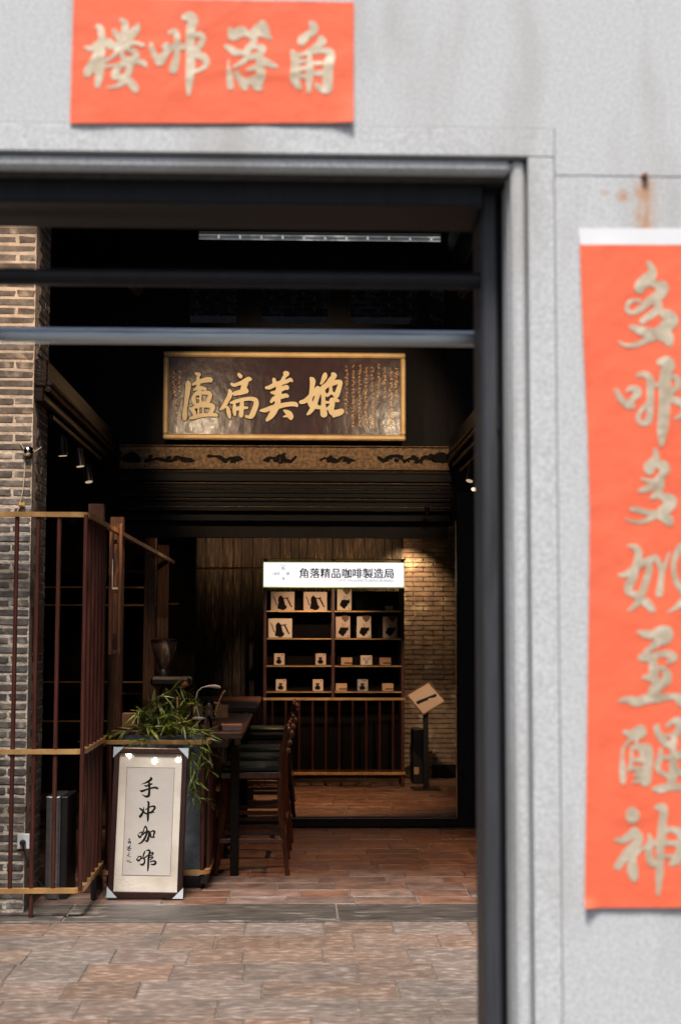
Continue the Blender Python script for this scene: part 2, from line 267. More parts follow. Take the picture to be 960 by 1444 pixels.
class MB:
    def __init__(s): s.v = []; s.f = []
    def add(s, vs, fs):
        n = len(s.v); s.v += [tuple(v) for v in vs]; s.f += [tuple(i + n for i in f) for f in fs]; return s
    def box(s, a, b, M=None):
        x0, y0, z0 = a; x1, y1, z1 = b
        vs = [Vector(p) for p in ((x0,y0,z0),(x1,y0,z0),(x1,y1,z0),(x0,y1,z0),(x0,y0,z1),(x1,y0,z1),(x1,y1,z1),(x0,y1,z1))]
        if M: vs = [M @ v for v in vs]
        return s.add(vs, [(0,3,2,1),(4,5,6,7),(0,1,5,4),(1,2,6,5),(2,3,7,6),(3,0,4,7)])
    def bbox(s, a, b, c=0.004, M=None):
        """box with all edges chamfered"""
        x0, y0, z0 = a; x1, y1, z1 = b
        bm = bmesh.new(); r = bmesh.ops.create_cube(bm, size=1)
        for v in bm.verts: v.co = Vector(((x0+x1)/2+v.co.x*(x1-x0), (y0+y1)/2+v.co.y*(y1-y0), (z0+z1)/2+v.co.z*(z1-z0)))
        c = min(c, abs(x1-x0)*0.3, abs(y1-y0)*0.3, abs(z1-z0)*0.3)
        bmesh.ops.bevel(bm, geom=bm.edges[:], offset=c, segments=1, affect='EDGES')
        bm.verts.index_update()
        vs = [v.co.copy() for v in bm.verts]; fs = [[v.index for v in f.verts] for f in bm.faces]; bm.free()
        if M: vs = [M @ v for v in vs]
        return s.add(vs, fs)
    def tube(s, pts, r, n=10, cap=True):
        pts = [Vector(p) for p in pts]; rs = r if isinstance(r, (list, tuple)) else [r]*len(pts)
        base = len(s.v); up = None; rings = []
        for i, p in enumerate(pts):
            d = (pts[min(i+1, len(pts)-1)] - pts[max(i-1, 0)]).normalized()
            if up is None:
                up = Vector((0,0,1)) if abs(d.z) < 0.9 else Vector((1,0,0))
            u = d.cross(up).normalized(); w = u.cross(d).normalized(); up = w
            rings.append([p + (u*math.cos(2*math.pi*k/n) + w*math.sin(2*math.pi*k/n))*rs[i] for k in range(n)])
        vs = [v for rr in rings for v in rr]; fs = []
        for i in range(len(pts)-1):
            for k in range(n):
                a = i*n+k; b = i*n+(k+1)%n; fs.append((a, b, b+n, a+n))
        if cap: fs.append(tuple(reversed(range(n)))); fs.append(tuple(range((len(pts)-1)*n, len(pts)*n)))
        return s.add(vs, fs)
    def lathe(s, c, prof, n=20, axis='Z'):
        vs = []; fs = []
        for (r, z) in prof:
            for k in range(n):
                a = 2*math.pi*k/n; p = Vector((r*math.cos(a), r*math.sin(a), z))
                if axis == 'Y': p = Vector((p.x, -p.z, p.y))
                vs.append(Vector(c) + p)
        for i in range(len(prof)-1):
            for k in range(n):
                a = i*n+k; b = i*n+(k+1)%n; fs.append((a, b, b+n, a+n))
        fs.append(tuple(reversed(range(n)))); fs.append(tuple(range((len(prof)-1)*n, len(prof)*n)))
        return s.add(vs, fs)
    def prism(s, poly, ax, a, b):
        """poly of 2-D points extruded along axis ax ('X','Y','Z') from a to b"""
        n = len(poly)
        def P(p, t): return {'X': (t, p[0], p[1]), 'Y': (p[0], t, p[1]), 'Z': (p[0], p[1], t)}[ax]
        vs = [P(p, a) for p in poly] + [P(p, b) for p in poly]
        fs = [tuple(range(n)), tuple(reversed(range(n, 2*n)))] + [(i, i+n, (i+1) % n+n, (i+1) % n) for i in range(n)]
        return s.add(vs, fs)
    def mesh(s, name, off=(0,0,0), smooth=False):
        me = bpy.data.meshes.new(name); off = Vector(off)
        me.from_pydata([tuple(Vector(v)-off) for v in s.v], [], s.f); me.update()
        bm = bmesh.new(); bm.from_mesh(me); bmesh.ops.recalc_face_normals(bm, faces=bm.faces[:]); bm.to_mesh(me); bm.free()
        if smooth:
            me.polygons.foreach_set('use_smooth', [True]*len(me.polygons))
            try: me.set_sharp_from_angle(angle=R(38))
            except Exception: pass
        return me
    def build(s, name, m, parent=None, smooth=False, loc=None):
        """vertices are world coordinates; with loc they are stored relative to it"""
        pw = wloc(parent) if parent else Vector((0,0,0))
        off = Vector(loc) if loc is not None else pw
        me = s.mesh(name, off, smooth); me.materials.append(MT[m] if isinstance(m, str) else m)
        o = bpy.data.objects.new(name, me); COL.objects.link(o)
        if parent: o.parent = parent
        o.location = off - pw
        return o

def centered(mb, name, m, parent=None, smooth=False):
    a = np.array(mb.v); c = (a.min(0)+a.max(0))/2
    return mb.build(name, m, parent, smooth, loc=Vector(c))

def copy_tree(src, parent=None, **kw):
    c = src.copy(); COL.objects.link(c); c.parent = parent
    for ch in list(src.children): copy_tree(ch, c)
    for k, v in kw.items(): c[k] = v
    return c

# ---- brush writing: strokes (x, y, half width) in the pixels of a zoomed crop; the union is meshed as one clean shape
def spline(st, k=7):
    P = [np.array(p, float) for p in st]
    if len(P) == 1: return P
    P = [2*P[0]-P[1]] + P + [2*P[-1]-P[-2]]; out = []
    for i in range(1, len(P)-2):
        p0, p1, p2, p3 = P[i-1:i+3]
        for j in range(k):
            t = j/k
            q = 0.5*((2*p1)+(-p0+p2)*t+(2*p0-5*p1+4*p2-p3)*t*t+(-p0+3*p1-3*p2+p3)*t**3); q[2] = max(q[2], 2); out.append(q)
    out.append(P[-2]); return out
def glyph(strokes, region, zw, step, place, name, m, parent, thick=0.0, grow=0.0, smoothk=0.0, holes=()):
    x0, y0, x1, y1 = region; sc = zw/(x1-x0)
    pts = np.array([q for st in strokes for q in spline(st)])
    lo = pts[:, :2].min(0)-pts[:, 2].max()-step*2; hi = pts[:, :2].max(0)+pts[:, 2].max()+step*2
    xs = np.arange(lo[0], hi[0], step); ys = np.arange(lo[1], hi[1], step)
    GX, GY = np.meshgrid(xs, ys); F = np.full(GX.shape, 1e9)
    for q in pts: F = np.minimum(F, np.hypot(GX-q[0], GY-q[1])-q[2]-grow)
    for h in holes: F = np.maximum(F, h[2]-np.hypot(GX-h[0], GY-h[1]))
    V = []; idx = {}; faces = []
    def vid(key, x, y):
        if key not in idx: idx[key] = len(V); V.append((x, y))
        return idx[key]
    ny, nx = F.shape
    inside = F < 0
    for j in range(ny-1):
        for i in range(nx-1):
            cs = ((j,i),(j,i+1),(j+1,i+1),(j+1,i))
            ins = [inside[c] for c in cs]
            if not any(ins): continue
            poly = []
            for k in range(4):
                a = cs[k]; b = cs[(k+1) % 4]
                if ins[k]: poly.append(vid(a, xs[a[1]], ys[a[0]]))
                if ins[k] != ins[(k+1) % 4]:
                    fa, fb = F[a], F[b]; t = fa/(fa-fb)
                    t = min(max(t, 0.02), 0.98)
                    xa, ya, xb, yb = xs[a[1]], ys[a[0]], xs[b[1]], ys[b[0]]
                    poly.append(vid((min(a, b), max(a, b)), xa+(xb-xa)*t, ya+(yb-ya)*t))
            if len(poly) >= 3: faces.append(poly)
    mb = MB(); W_ = [place(x0+x/sc, y0+y/sc) for x, y in V]
    if thick:
        n = len(W_); cnt = {}
        for f in faces:
            for k in range(len(f)):
                e = (f[k], f[(k+1) % len(f)]); cnt[e] = cnt.get(e, 0)+1
        fr = [(w[0], w[1]-thick, w[2]) for w in W_]
        mb.v = fr + [tuple(w) for w in W_]; mb.f = [tuple(f) for f in faces]
        for (a, b) in cnt:
            if (b, a) not in cnt: mb.f.append((b, a, a+n, b+n))
    else:
        mb.v = [tuple(w) for w in W_]; mb.f = [tuple(reversed(f)) for f in faces]
    return mb.build(name, m, parent)

def text_obj(body, size, x, y, D, m, parent, name='lettering', width=None, align='CENTER', off=0.0, bold=0.0):
    cu = bpy.data.curves.new('t', 'FONT'); cu.body = body; cu.size = size; cu.align_x = align; cu.align_y = 'CENTER'
    o = bpy.data.objects.new('t', cu); COL.objects.link(o)
    dg = bpy.context.evaluated_depsgraph_get(); dg.update()
    me = bpy.data.meshes.new_from_object(o.evaluated_get(dg)); bpy.data.objects.remove(o)
    a = np.array([v.co[:] for v in me.vertices])
    mn, mx = a.min(0), a.max(0); c = (mn+mx)/2; k = (width/(mx[0]-mn[0])) if width else 1
    p = at(x, y, D) - Vector((0, off, 0))
    pw = wloc(parent)
    for v in me.vertices: v.co = Vector(((v.co.x-c[0])*k, 0, (v.co.y-c[1])*k)) + p - pw
    if bold:
        V = [v.co.copy() for v in me.vertices]; Fc = [tuple(f.vertices) for f in me.polygons]; mb = MB()
        for i_, (ox, oz) in enumerate(((0, 0), (bold, 0), (0, bold*.6), (bold, bold*.6))): mb.add([v+Vector((ox-bold/2, -.0002*i_, oz-bold*.3)) for v in V], Fc)
        me = mb.mesh('t')
    me.materials.append(MT[m]); r = bpy.data.objects.new(name, me); COL.objects.link(r); r.parent = parent
    return r

# ================================================================== SETTING
g = MB().add([(-60,-60,-0.16),(60,-60,-0.16),(60,80,-0.16),(-60,80,-0.16)], [(0,1,2,3)]).build('ground', 'ground'); tag(g, kind='structure')

def tiled(name, m, x0, x1, y0, y1, w, d, gap=0.008, z=0.0, jit=0.12, seed=1, offs=0.5, base='mortar_dark', tname='paving_slab', unev=0.003):
    rr = random.Random(seed)
    b = MB().box((x0, y0, z-0.15), (x1, y1, z-0.0045)).build(name, base); tag(b, kind='structure')
    y = y0; row = 0
    while y < y1-0.02:
        dd = min(d*(1+rr.uniform(-jit, jit)*0.25), y1-y)
        x = x0 - w*(offs*(row % 2)) - rr.uniform(0, w*0.15)
        while x < x1-0.01:
            ww = w*(1+rr.uniform(-jit, jit)*2)
            a, c = max(x, x0), min(x+ww, x1)
            if c-a > 0.05:
                h = z + rr.uniform(-unev, unev); cc = 0.005
                A = (a+gap/2+rr.uniform(0,.002), y+gap/2+rr.uniform(0,.002)); B = (c-gap/2-rr.uniform(0,.002), y+dd-gap/2-rr.uniform(0,.002))
                vs = [(A[0],A[1],z-.03),(B[0],A[1],z-.03),(B[0],B[1],z-.03),(A[0],B[1],z-.03),
                      (A[0],A[1],h-cc),(B[0],A[1],h-cc),(B[0],B[1],h-cc),(A[0],B[1],h-cc),
                      (A[0]+cc,A[1]+cc,h),(B[0]-cc,A[1]+cc,h),(B[0]-cc,B[1]-cc,h),(A[0]+cc,B[1]-cc,h)]
                k = rr.randint(4, 7); vs[k] = (vs[k][0]*1.0, vs[k][1], vs[k][2]-0.0055)
                fs = [(0,1,5,4),(1,2,6,5),(2,3,7,6),(3,0,4,7),(4,5,9,8),(5,6,10,9),(6,7,11,10),(7,4,8,11),(8,9,10,11)]
                centered(MB().add(vs, fs), tname, m, b)
            x += ww
        y += dd; row += 1
    return b
tiled('front_paving', 'tile_front', -2.9, 1.9, 4.05, 8.60, 0.47, 0.35, gap=0.0035, seed=3, jit=0.2)
tiled('stone_kerb', 'kerb_stone', -2.9, 1.9, 8.61, 9.14, 1.5, 0.53, gap=0.010, seed=5, tname='kerb_stone', z=0.004)
tiled('hall_floor', 'tile_hall', -2.7, 1.62, 9.15, 12.60, 0.40, 0.250, gap=0.004, seed=8)
tiled('back_room_floor', 'tile_hall', -2.7, 2.2, 12.77, 16.8, 0.42, 0.26, gap=0.006, seed=9)
tag(MB().box((-2.7,12.605,-0.1),(1.62,12.765,0.004)).build('floor_strip','black_wood'), kind='structure')

# ---- hall shell: side walls, roof with a light well, back room shell
def struct(name, mb, m): o = mb.build(name, m); tag(o, kind='structure'); return o
struct('side_wall', MB().box((-2.95, 4.06, -0.1), (-2.72, 12.5, 6.2)), 'dark_wood')
struct('side_wall', MB().box((1.64, 4.06, -0.1), (1.86, 12.5, 6.2)), 'dark_wood')
rf = MB(); SX0, SX1, SY0, SY1 = -2.6, 1.6, 4.08, 7.65
rf.box((-2.72, SY1, 5.62), (1.64, 12.9, 5.8))
rf.box((-2.72, SY0, 5.62), (SX0, SY1, 5.8)); rf.box((SX1, SY0, 5.62), (1.64, SY1, 5.8))
struct('hall_roof', rf, 'dark_wood')
struct('back_room_wall', MB().box((-2.85, 12.5, -0.1), (-2.72, 17.0, 3.0)).box((2.2, 12.9, -0.1), (2.32, 17.0, 3.0)).box((1.62,12.45,-0.1),(2.3,12.62,3.0)), 'dark_wood')
struct('back_room_ceiling', MB().box((-2.72, 12.9, 2.80), (2.32, 17.0, 3.0)), 'black_wood')

# ---- brick walls
def brick_variants(n, w, d, h):
    out = []
    for k in range(n):
        rr = random.Random(50+k); mb = MB().bbox((-w/2, -d/2, -h/2), (w/2, d/2, h/2), 0.005)
        mb.v = [(x+rr.uniform(-.006,.006), y+rr.uniform(-.001,.001), z+rr.uniform(-.004,.004)) for x, y, z in mb.v]
        me = mb.mesh('brick'); me.materials.append(MT['brick']); out.append(me)
    return out
PX0, PX1, PY0, PY1 = -2.36, -1.622, 8.88, 9.40
pier = empty('brick_pier', ((PX0+PX1)/2, PY0+0.26, 0), 'weathered grey brick pier standing behind the front section of the railing', 'pier')
MB().box((PX0+.006, PY0+.0025, 0), (PX1-.003, PY1, 5.6)).build('mortar_core', 'mortar', pier)
CH = 0.0565
bl = brick_variants(7, 0.228, 0.1, CH-0.0145); bsht = brick_variants(7, 0.105, 0.1, CH-0.0145)
pw = wloc(pier); zc = CH/2+0.02; row = 0; rr = random.Random(11); cnt = 0
side = MB()
while zc < 5.5:
    vis = zc > 0.0 and zc < 4.25
    x = PX1 - (0 if row % 2 else 0.0); pat = ('L', 'S', 'L', 'S') if row % 2 else ('S', 'L', 'S', 'L')
    if rr.random() < 0.15: pat = ('L', 'L', 'L')
    for kdx, p in enumerate(pat):
        w = 0.243 if p == 'L' else 0.119
        xc = x - w/2; x -= w
        if xc < PX0+0.05: continue
        if vis and xc > PX0+0.33-0.2 and cnt < 292:
            o = bpy.data.objects.new('brick', rr.choice(bl if p == 'L' else bsht)); COL.objects.link(o); o.parent = pier
            o.location = Vector((xc+rr.uniform(-.002,.002), PY0+0.05-0.001+rr.uniform(-.002,.002), zc+rr.uniform(-.0015,.0015)))-pw
            o.rotation_euler = (rr.uniform(-.01,.01), rr.uniform(-.012,.012), rr.uniform(-.008,.008)); cnt += 1
        else:
            side.bbox((xc-w/2+.006, PY0-.001, zc-CH/2+.005), (xc+w/2-.006, PY0+.09, zc+CH/2-.006), 0.004)
    y = PY0 + 0.108 + (0.06 if row % 2 else 0.0)
    while y < PY1-0.03:
        w = min(rr.choice((0.119, 0.119, 0.243)), PY1-y)
        side.bbox((PX1-.09, y+.005, zc-CH/2+.005), (PX1+.001+rr.uniform(-.002,.002), y+w-.006, zc+CH/2-.006), 0.004); y += w
    zc += CH; row += 1
sb = side.build('side_brickwork', 'brick', pier); tag(sb, kind='stuff')

def brick_sheet(x0, x1, yf, z0, z1, bw, bh, gap, seed, depth=0.03):
    mb = MB(); rr = random.Random(seed); z = z0; r_ = 0
    while z < z1:
        x = x0 - (bw/2 if r_ % 2 else 0)
        while x < x1:
            a, b = max(x, x0), min(x+bw, x1)
            if b-a > gap*2:
                q = rr.uniform(-.003, .003)
                mb.box((a+gap/2, yf+q-depth, z+gap/2), (b-gap/2, yf, z+bh-gap/2))
            x += bw
        z += bh; r_ += 1
    return mb
bw = empty('brick_wall', (1.7, 16.9, 0), 'grey brick back wall lit warm by a spotlight beside the shop shelf', 'wall')
MB().box((-2.72, 16.85, -0.1), (2.2, 17.0, 3.0)).build('mortar_bed', 'mortar', bw)
tag(brick_sheet(1.24, 2.2, 16.85, 0.0, 2.8, 0.235, 0.0565, 0.011, 4).build('brickwork', 'brick_back', bw), kind='stuff')
fw = empty('far_brick_wall', (0, 24.2, 0), 'daylit grey brick wall far behind, seen as a thin strip above the hall', 'wall')
MB().box((-6, 24.03, 0), (6, 24.3, 12)).build('mortar_bed', 'mortar_far', fw)
tag(brick_sheet(-2.6, 3.6, 24.03, 4.6, 9.0, 0.36, 0.095, 0.034, 5).build('brickwork', 'brick_far', fw), kind='stuff')

# ---- vertical plank wall at the back
pk = empty('plank_wall', (0, 16.8, 0), 'wall of weathered vertical planks behind the lit coffee sign', 'wall')
x = -1.58; rr = random.Random(21)
while x < 1.20:
    w = rr.uniform(0.085, 0.13)
    centered(MB().bbox((x+.003, 16.80-rr.uniform(0, .014), 0), (x+w-.003, 16.845, 2.795), 0.004), 'plank', 'plank', pk); x += w
tag(pk)

# ================================================================== GRANITE FACADE
FD = 3.70
wall = empty('granite_wall', (at(960, 888, FD).x, FD+0.2, 0), 'pale grey granite front wall round the doorway', 'wall')
XA = at(785, 600, FD).x; XB = at(747, 600, FD).x; ZT = pz(178, FD); ZJ = pz(243, FD); 
XC = -0.214
XAL, XBL = 2*XC-XA, 2*XC-XB
j = 0.003
def gblock(a, b, m='granite', c=0.004): return centered(MB().bbox(a, b, c), 'granite_block', m, wall)
def gblock0(a, b, m='granite', c=0.002): return MB().bbox(a, b, c).build('granite_block', m, wall, loc=Vector((0, 0, 0)))
YB = FD+0.34
MB().prism([(XAL-.9, ZT+.0015), (XA+.0015, ZT+.0015), (XA+.0015, ZJ+.0015), (XA+2.2, ZJ+.0015), (XA+2.2, 4.25), (XAL-.9, 4.25)], 'Y', FD, YB).build('granite_block', 'granite', wall, loc=Vector((0,0,0)))
gblock0((XA+.0012, FD+.0008, -0.16), (XA+2.2, YB, ZJ-.0012), 'granite_rusty', 0.0015)
gblock0((XAL-3.2, FD, -0.16), (XAL-0.905, YB, 4.25)); gblock0((XAL-0.9, FD, -0.16), (XAL-j, YB, ZT-j))
ZB = pz(217, FD)                                                       # bottom of the lintel band
gblock0((XAL, FD-.002, ZB), (XA-.0005, FD+0.06, ZT-.0005))
gblock0((XAL, FD+0.0605, ZB+.004), (XA-.0005, YB-0.001, ZT-.0005))
gblock0((XB, FD-.004, -0.16), (XA-j*.8, YB-.002, ZB-.0035))
gblock0((XAL+j, FD-.004, -0.16), (XBL, YB-.002, ZB-.0035))
# stepped bead inside the architrave
mb = MB()
zb1 = pz(222, FD+.012); zb2 = pz(240, FD+.012)
xb1 = at(743.5, 600, FD+.012).x; xb2 = at(723, 600, FD+.012).x
xr = at(716, 600, FD+.07).x; zr = pz(242.5, FD+.05)
def bead(D0, D1, xo, xi, zo, zi, c=0.004):
    m = MB(); m.bbox((2*XC-xi, D0, zi), (xi, D1, zo), c)               # head
    m.bbox((xi+.0003, D0+.0004, -0.16), (xo, D1, zo-.0002), c); m.bbox((2*XC-xo, D0+.0004, -0.16), (2*XC-xi-.0003, D1, zo-.0002), c)
    return m
bead(FD+.010, FD+.075, xb1, xb2, zb1, zb2, 0.010).build('granite_bead', 'granite', wall, loc=Vector((0,0,0)))
m_ = MB(); m_.bbox((xr+.0003, FD+.0484, -0.16), (xb2-.0008, FD+.15, zb2-.001), .006); m_.build('granite_fillet', 'granite', wall, loc=Vector((0,0,0)))
m_ = MB(); m_.bbox((2*XC-xb2+.0008, FD+.0484, -0.16), (2*XC-xr-.0003, FD+.15, zb2-.001), .006); m_.build('granite_fillet', 'granite', wall, loc=Vector((0,0,0)))
MB().bbox((2*XC-xr, FD+.048, zr), (xr, FD+.095, zb2-.0008), .004).build('granite_soffit', 'granite_shaded', wall, loc=Vector((0,0,0)))
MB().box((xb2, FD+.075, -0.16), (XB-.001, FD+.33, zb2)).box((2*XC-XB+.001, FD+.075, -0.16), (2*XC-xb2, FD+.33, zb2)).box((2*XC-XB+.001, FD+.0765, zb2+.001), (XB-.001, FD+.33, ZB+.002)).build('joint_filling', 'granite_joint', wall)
MB().box((XA-.006, FD+.0035, -0.1), (XA+.006, FD+.05, ZT+.01)).box((XA+.0065, FD+.0035, ZJ-.006), (XA+2.1, FD+.05, ZJ+.006)).box((XAL+.01, FD+.0035, ZT-.006), (XA-.0065, FD+.05, ZT+.006)).build('joint_filling', 'granite_pale_joint', wall)
# nail in the wall
nl = MB().lathe((NAIL.x, NAIL.y, NAIL.z), [(0.009, -0.02), (0.009, 0.008), (0.006, 0.012)], 8, 'Y'); o = nl.build('iron_nail', 'rust'); tag(o, 'rusty iron nail in the granite above the long red couplet', 'nail')

# ---- black timber frame set into the stone
ft = empty('timber_door_frame', (XC, 3.95, 0), 'black timber frame lining the granite doorway', 'door frame')
xi = at(680, 600, 3.86).x; xo = xr+0.09; zi = pz(325, 4.05); zo = zr+0.12
xm = at(703, 600, 3.86).x
MB().bbox((xi, 3.855, -0.1), (xm, 4.05, zo), 0.008).build('jamb', 'jamb_sheen', ft)
MB().bbox((xm+.0004, 3.905, -0.1), (xo, 4.045, zo-.001), 0.004).build('jamb_rebate', 'black_wood', ft)
MB().bbox((2*XC-xo, 3.855, -0.1), (2*XC-xi, 4.05, zo), 0.008).build('jamb', 'black_wood', ft)
MB().bbox((2*XC-xi-.001, 3.7955, zi), (xi-.0005, 4.049, zo), 0.006).build('head', 'black_wood', ft)
MB().bbox((xi-.0003, 3.7957, zr-.02), (xr+.02, 3.8545, zo-.002), 0.004).build('head_end', 'black_wood', ft)
kp = MB(); p = at(702, 590, 3.855); kp.box((p.x-.004, p.y-.004, p.z-.03), (p.x+.003, p.y+.001, p.z+.03)); kp.build('latch_plate', 'black_metal', ft)
for yy, DB, mb_, lab in ((393, 3.90, 'black_wood', 'upper of the two dark timber bars crossing the doorway, in shade'), (475, 4.15, 'bar_lit', 'lower of the two timber bars across the doorway, light along its top')):
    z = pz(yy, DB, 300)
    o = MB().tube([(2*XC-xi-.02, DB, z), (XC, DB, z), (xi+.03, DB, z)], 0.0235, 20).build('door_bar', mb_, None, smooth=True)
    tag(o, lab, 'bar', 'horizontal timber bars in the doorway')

# ================================================================== RED BANNERS
T_LOU = [[(270,170,28),(310,200,38),(325,300,42),(330,420,45),(320,600,42),(305,750,48),(285,870,50),(270,960,30),(265,1000,10)],
 [(110,455,18),(190,465,34),(300,400,45),(420,380,45),(480,420,35)], [(300,470,55),(230,620,50),(150,760,55),(130,810,45)], [(310,650,30),(230,770,30)],
 [(590,80,24),(640,130,40),(640,230,48),(630,350,55),(620,430,60)], [(490,225,25),(530,280,38),(600,360,50)], [(820,150,20),(780,220,50),(720,290,52),(650,370,55)],
 [(430,440,32),(560,430,50),(680,400,40),(800,395,22),(880,425,22)], [(560,480,40),(480,570,20),(400,620,18),(330,660,22)],
 [(610,490,28),(600,560,28),(640,610,30)], [(680,480,20),(760,510,36),(800,560,36),(760,610,36),(660,620,38)],
 [(340,715,20),(450,700,17),(560,690,25),(700,660,36),(820,645,32),(900,670,32),(925,710,12)], [(640,640,36),(540,740,42),(500,830,48),(560,850,38),(640,870,45)],
 [(720,680,36),(690,780,42),(630,890,45),(560,960,30),(480,990,16),(390,1000,6)], [(650,880,40),(720,930,48),(770,1000,48),(790,1045,22)]]
T_FEI = [[(80,500,20),(95,580,32),(140,670,36),(190,720,60)], [(200,730,62),(270,640,42),(320,570,42),(290,520,32),(240,550,18)],
 [(300,570,40),(400,540,38),(500,540,34),(590,520,40)], [(330,345,20),(400,330,32),(430,400,38),(435,520,34),(430,650,34),(400,780,52),(380,850,52)],
 [(540,140,45),(610,130,62),(650,190,62),(620,280,56),(610,450,54),(615,700,56),(610,850,55),(600,1000,46),(590,1120,30),(588,1190,14)],
 [(660,390,30),(740,370,34),(780,430,36),(740,520,36),(690,580,42),(660,610,45)], [(660,630,55),(750,660,46),(810,700,46),(830,760,36),(790,820,26),(720,860,20),(660,870,20)]]
T_LUO = [[(160,240,36),(200,330,66),(320,260,72),(400,290,46),(470,330,36)], [(500,250,36),(590,190,50),(650,140,42),(690,220,48),(700,300,48),(770,370,14)],
 [(480,290,34),(600,290,40),(700,320,40)], [(510,340,46),(510,430,42),(430,520,50),(400,580,42)], [(90,480,24),(170,530,45),(230,570,50),(320,580,34),(400,590,40)],
 [(520,490,22),(620,500,46),(650,530,42),(600,600,42),(520,630,42),(430,650,40),(330,730,30),(220,790,20)], [(560,620,44),(640,700,55),(730,740,48),(800,770,36),(850,790,24)],
 [(130,700,10),(130,790,14),(150,900,42),(155,1000,46),(165,1090,42)], [(250,880,28),(300,960,45),(350,1050,52),(380,1100,40)],
 [(410,840,15),(480,820,28),(570,800,46),(620,860,62),(600,960,72),(560,1060,74),(600,1100,46)], [(350,1030,52),(440,1010,52),(540,1000,72)], [(600,740,55),(600,820,50)]]
T_JIAO = [[(410,130,30),(450,180,56),(450,250,55),(360,320,52),(280,390,66),(270,430,45)], [(560,380,52),(590,420,46),(500,480,46),(400,550,36),(300,600,24),(230,620,30)],
 [(130,560,25),(160,640,52),(170,750,52),(165,900,62),(160,980,60),(220,1080,45),(240,1120,20)], [(300,600,20),(360,580,30),(400,600,32)],
 [(470,560,34),(600,550,40),(690,580,56),(720,640,46),(680,720,72),(670,850,66),(660,1000,72),(650,1120,72),(570,1130,45),(500,1080,34)],
 [(390,620,26),(390,750,46),(390,900,52),(380,1050,42),(375,1170,24)], [(220,720,36),(330,710,18),(430,740,24),(560,740,26)],
 [(230,830,36),(330,820,24),(450,890,26),(600,890,46)], [(240,930,36),(340,940,26)]]
G_DUO1 = [[(520,100,26),(560,180,42),(560,260,62),(480,340,78),(400,420,72),(400,470,48)], [(560,370,46),(650,410,48),(700,440,88),(660,540,66),(560,600,60),(470,670,46),(380,740,36),(290,780,25),(230,750,25),(225,690,26),(260,630,26),(320,605,18),(400,620,18)],
 [(640,620,46),(650,700,48),(600,770,48),(500,840,42),(430,890,36)], [(680,760,34),(790,830,82),(830,890,82),(760,960,86),(660,1020,56)],
 [(280,970,28),(380,1010,50),(500,1050,66),(650,1070,76),(760,1100,80),(790,1160,58),(795,1200,36)], [(560,1120,44),(450,1170,32),(340,1215,30),(240,1225,22),(160,1200,16),(110,1165,8)]]
G_FEI = [[(75,530,24),(120,620,34),(190,700,42),(250,740,42),(310,750,26)], [(250,740,40),(310,640,38),(370,570,50),(340,510,38),(260,510,28),(230,540,14)],
 [(370,330,24),(450,310,34),(530,370,46),(540,480,46),(540,600,46),(540,750,42),(530,880,46),(500,960,40),(430,980,28),(385,940,30),(380,870,28),(430,790,26),(500,720,32)],
 [(670,150,42),(760,150,72),(810,210,62),(750,280,72),(740,450,78),(730,700,75),(720,900,76),(705,1050,70),(695,1180,46),(690,1270,24)],
 [(560,450,24),(700,450,34),(820,350,24),(890,360,36),(910,430,36),(880,510,36),(800,560,45)], [(780,640,45),(880,670,46),(960,700,50),(1010,760,46),(990,840,36),(920,890,20),(870,915,10)]]
G_DUO2 = [[(605,90,28),(620,170,36),(600,240,56),(530,320,76),(530,370,55)], [(600,270,52),(720,310,66),(740,370,55),(680,450,46),(600,540,46),(510,610,42),(400,640,24)],
 [(420,485,14),(520,505,22),(620,510,22)], [(680,520,50),(670,610,42),(620,690,45),(550,745,14)], [(650,700,36),(790,760,72),(820,800,76),(760,880,76),(680,930,55)],
 [(290,885,28),(400,910,34),(520,945,36),(660,970,56),(770,1030,66),(810,1080,40)], [(600,980,36),(500,1040,28),(400,1065,24),(290,1060,14),(200,1020,5)]]
G_MIAO = [[(250,145,16),(320,155,34),(380,220,46),(370,320,50),(340,430,46),(310,560,54),(250,680,54),(240,760,40),(330,800,45),(420,870,50),(510,930,56),(570,1010,36)],
 [(120,535,16),(200,530,34),(310,460,42),(430,380,42),(540,330,42),(610,300,36),(650,370,32),(690,450,36),(695,540,36),(680,640,36),(665,760,46),(660,800,36)],
 [(530,400,36),(520,500,42),(480,620,46),(440,740,45),(390,870,42),(320,960,30),(240,1020,10)], [(800,230,10),(760,340,18),(730,450,26)],
 [(950,150,40),(890,250,36),(860,380,32),(860,500,32),(890,620,35),(950,720,38),(1010,800,36),(1080,840,26)], [(1010,860,40),(930,940,36),(850,1000,20),(770,1040,5)], [(950,150,40),(1030,180,45),(1060,260,40),(1040,360,34)]]
G_LI = [[(380,155,20),(460,180,46),(560,190,55),(680,150,70),(760,160,80),(740,230,85),(640,290,58),(550,370,35),(470,430,30)],
 [(420,500,48),(530,500,52),(660,460,40),(780,450,46),(860,500,45),(780,570,24)], [(570,560,54),(590,660,64),(560,760,52),(450,770,24)],
 [(700,640,34),(760,720,54),(770,810,50),(680,860,66),(600,940,75),(560,1010,56)], [(600,800,60)],
 [(120,1095,16),(220,1065,38),(350,1100,60),(500,1060,60),(640,1050,55),(800,1030,40),(900,1030,40),(960,1080,74),(1010,1100,50),(1060,1110,30)]]
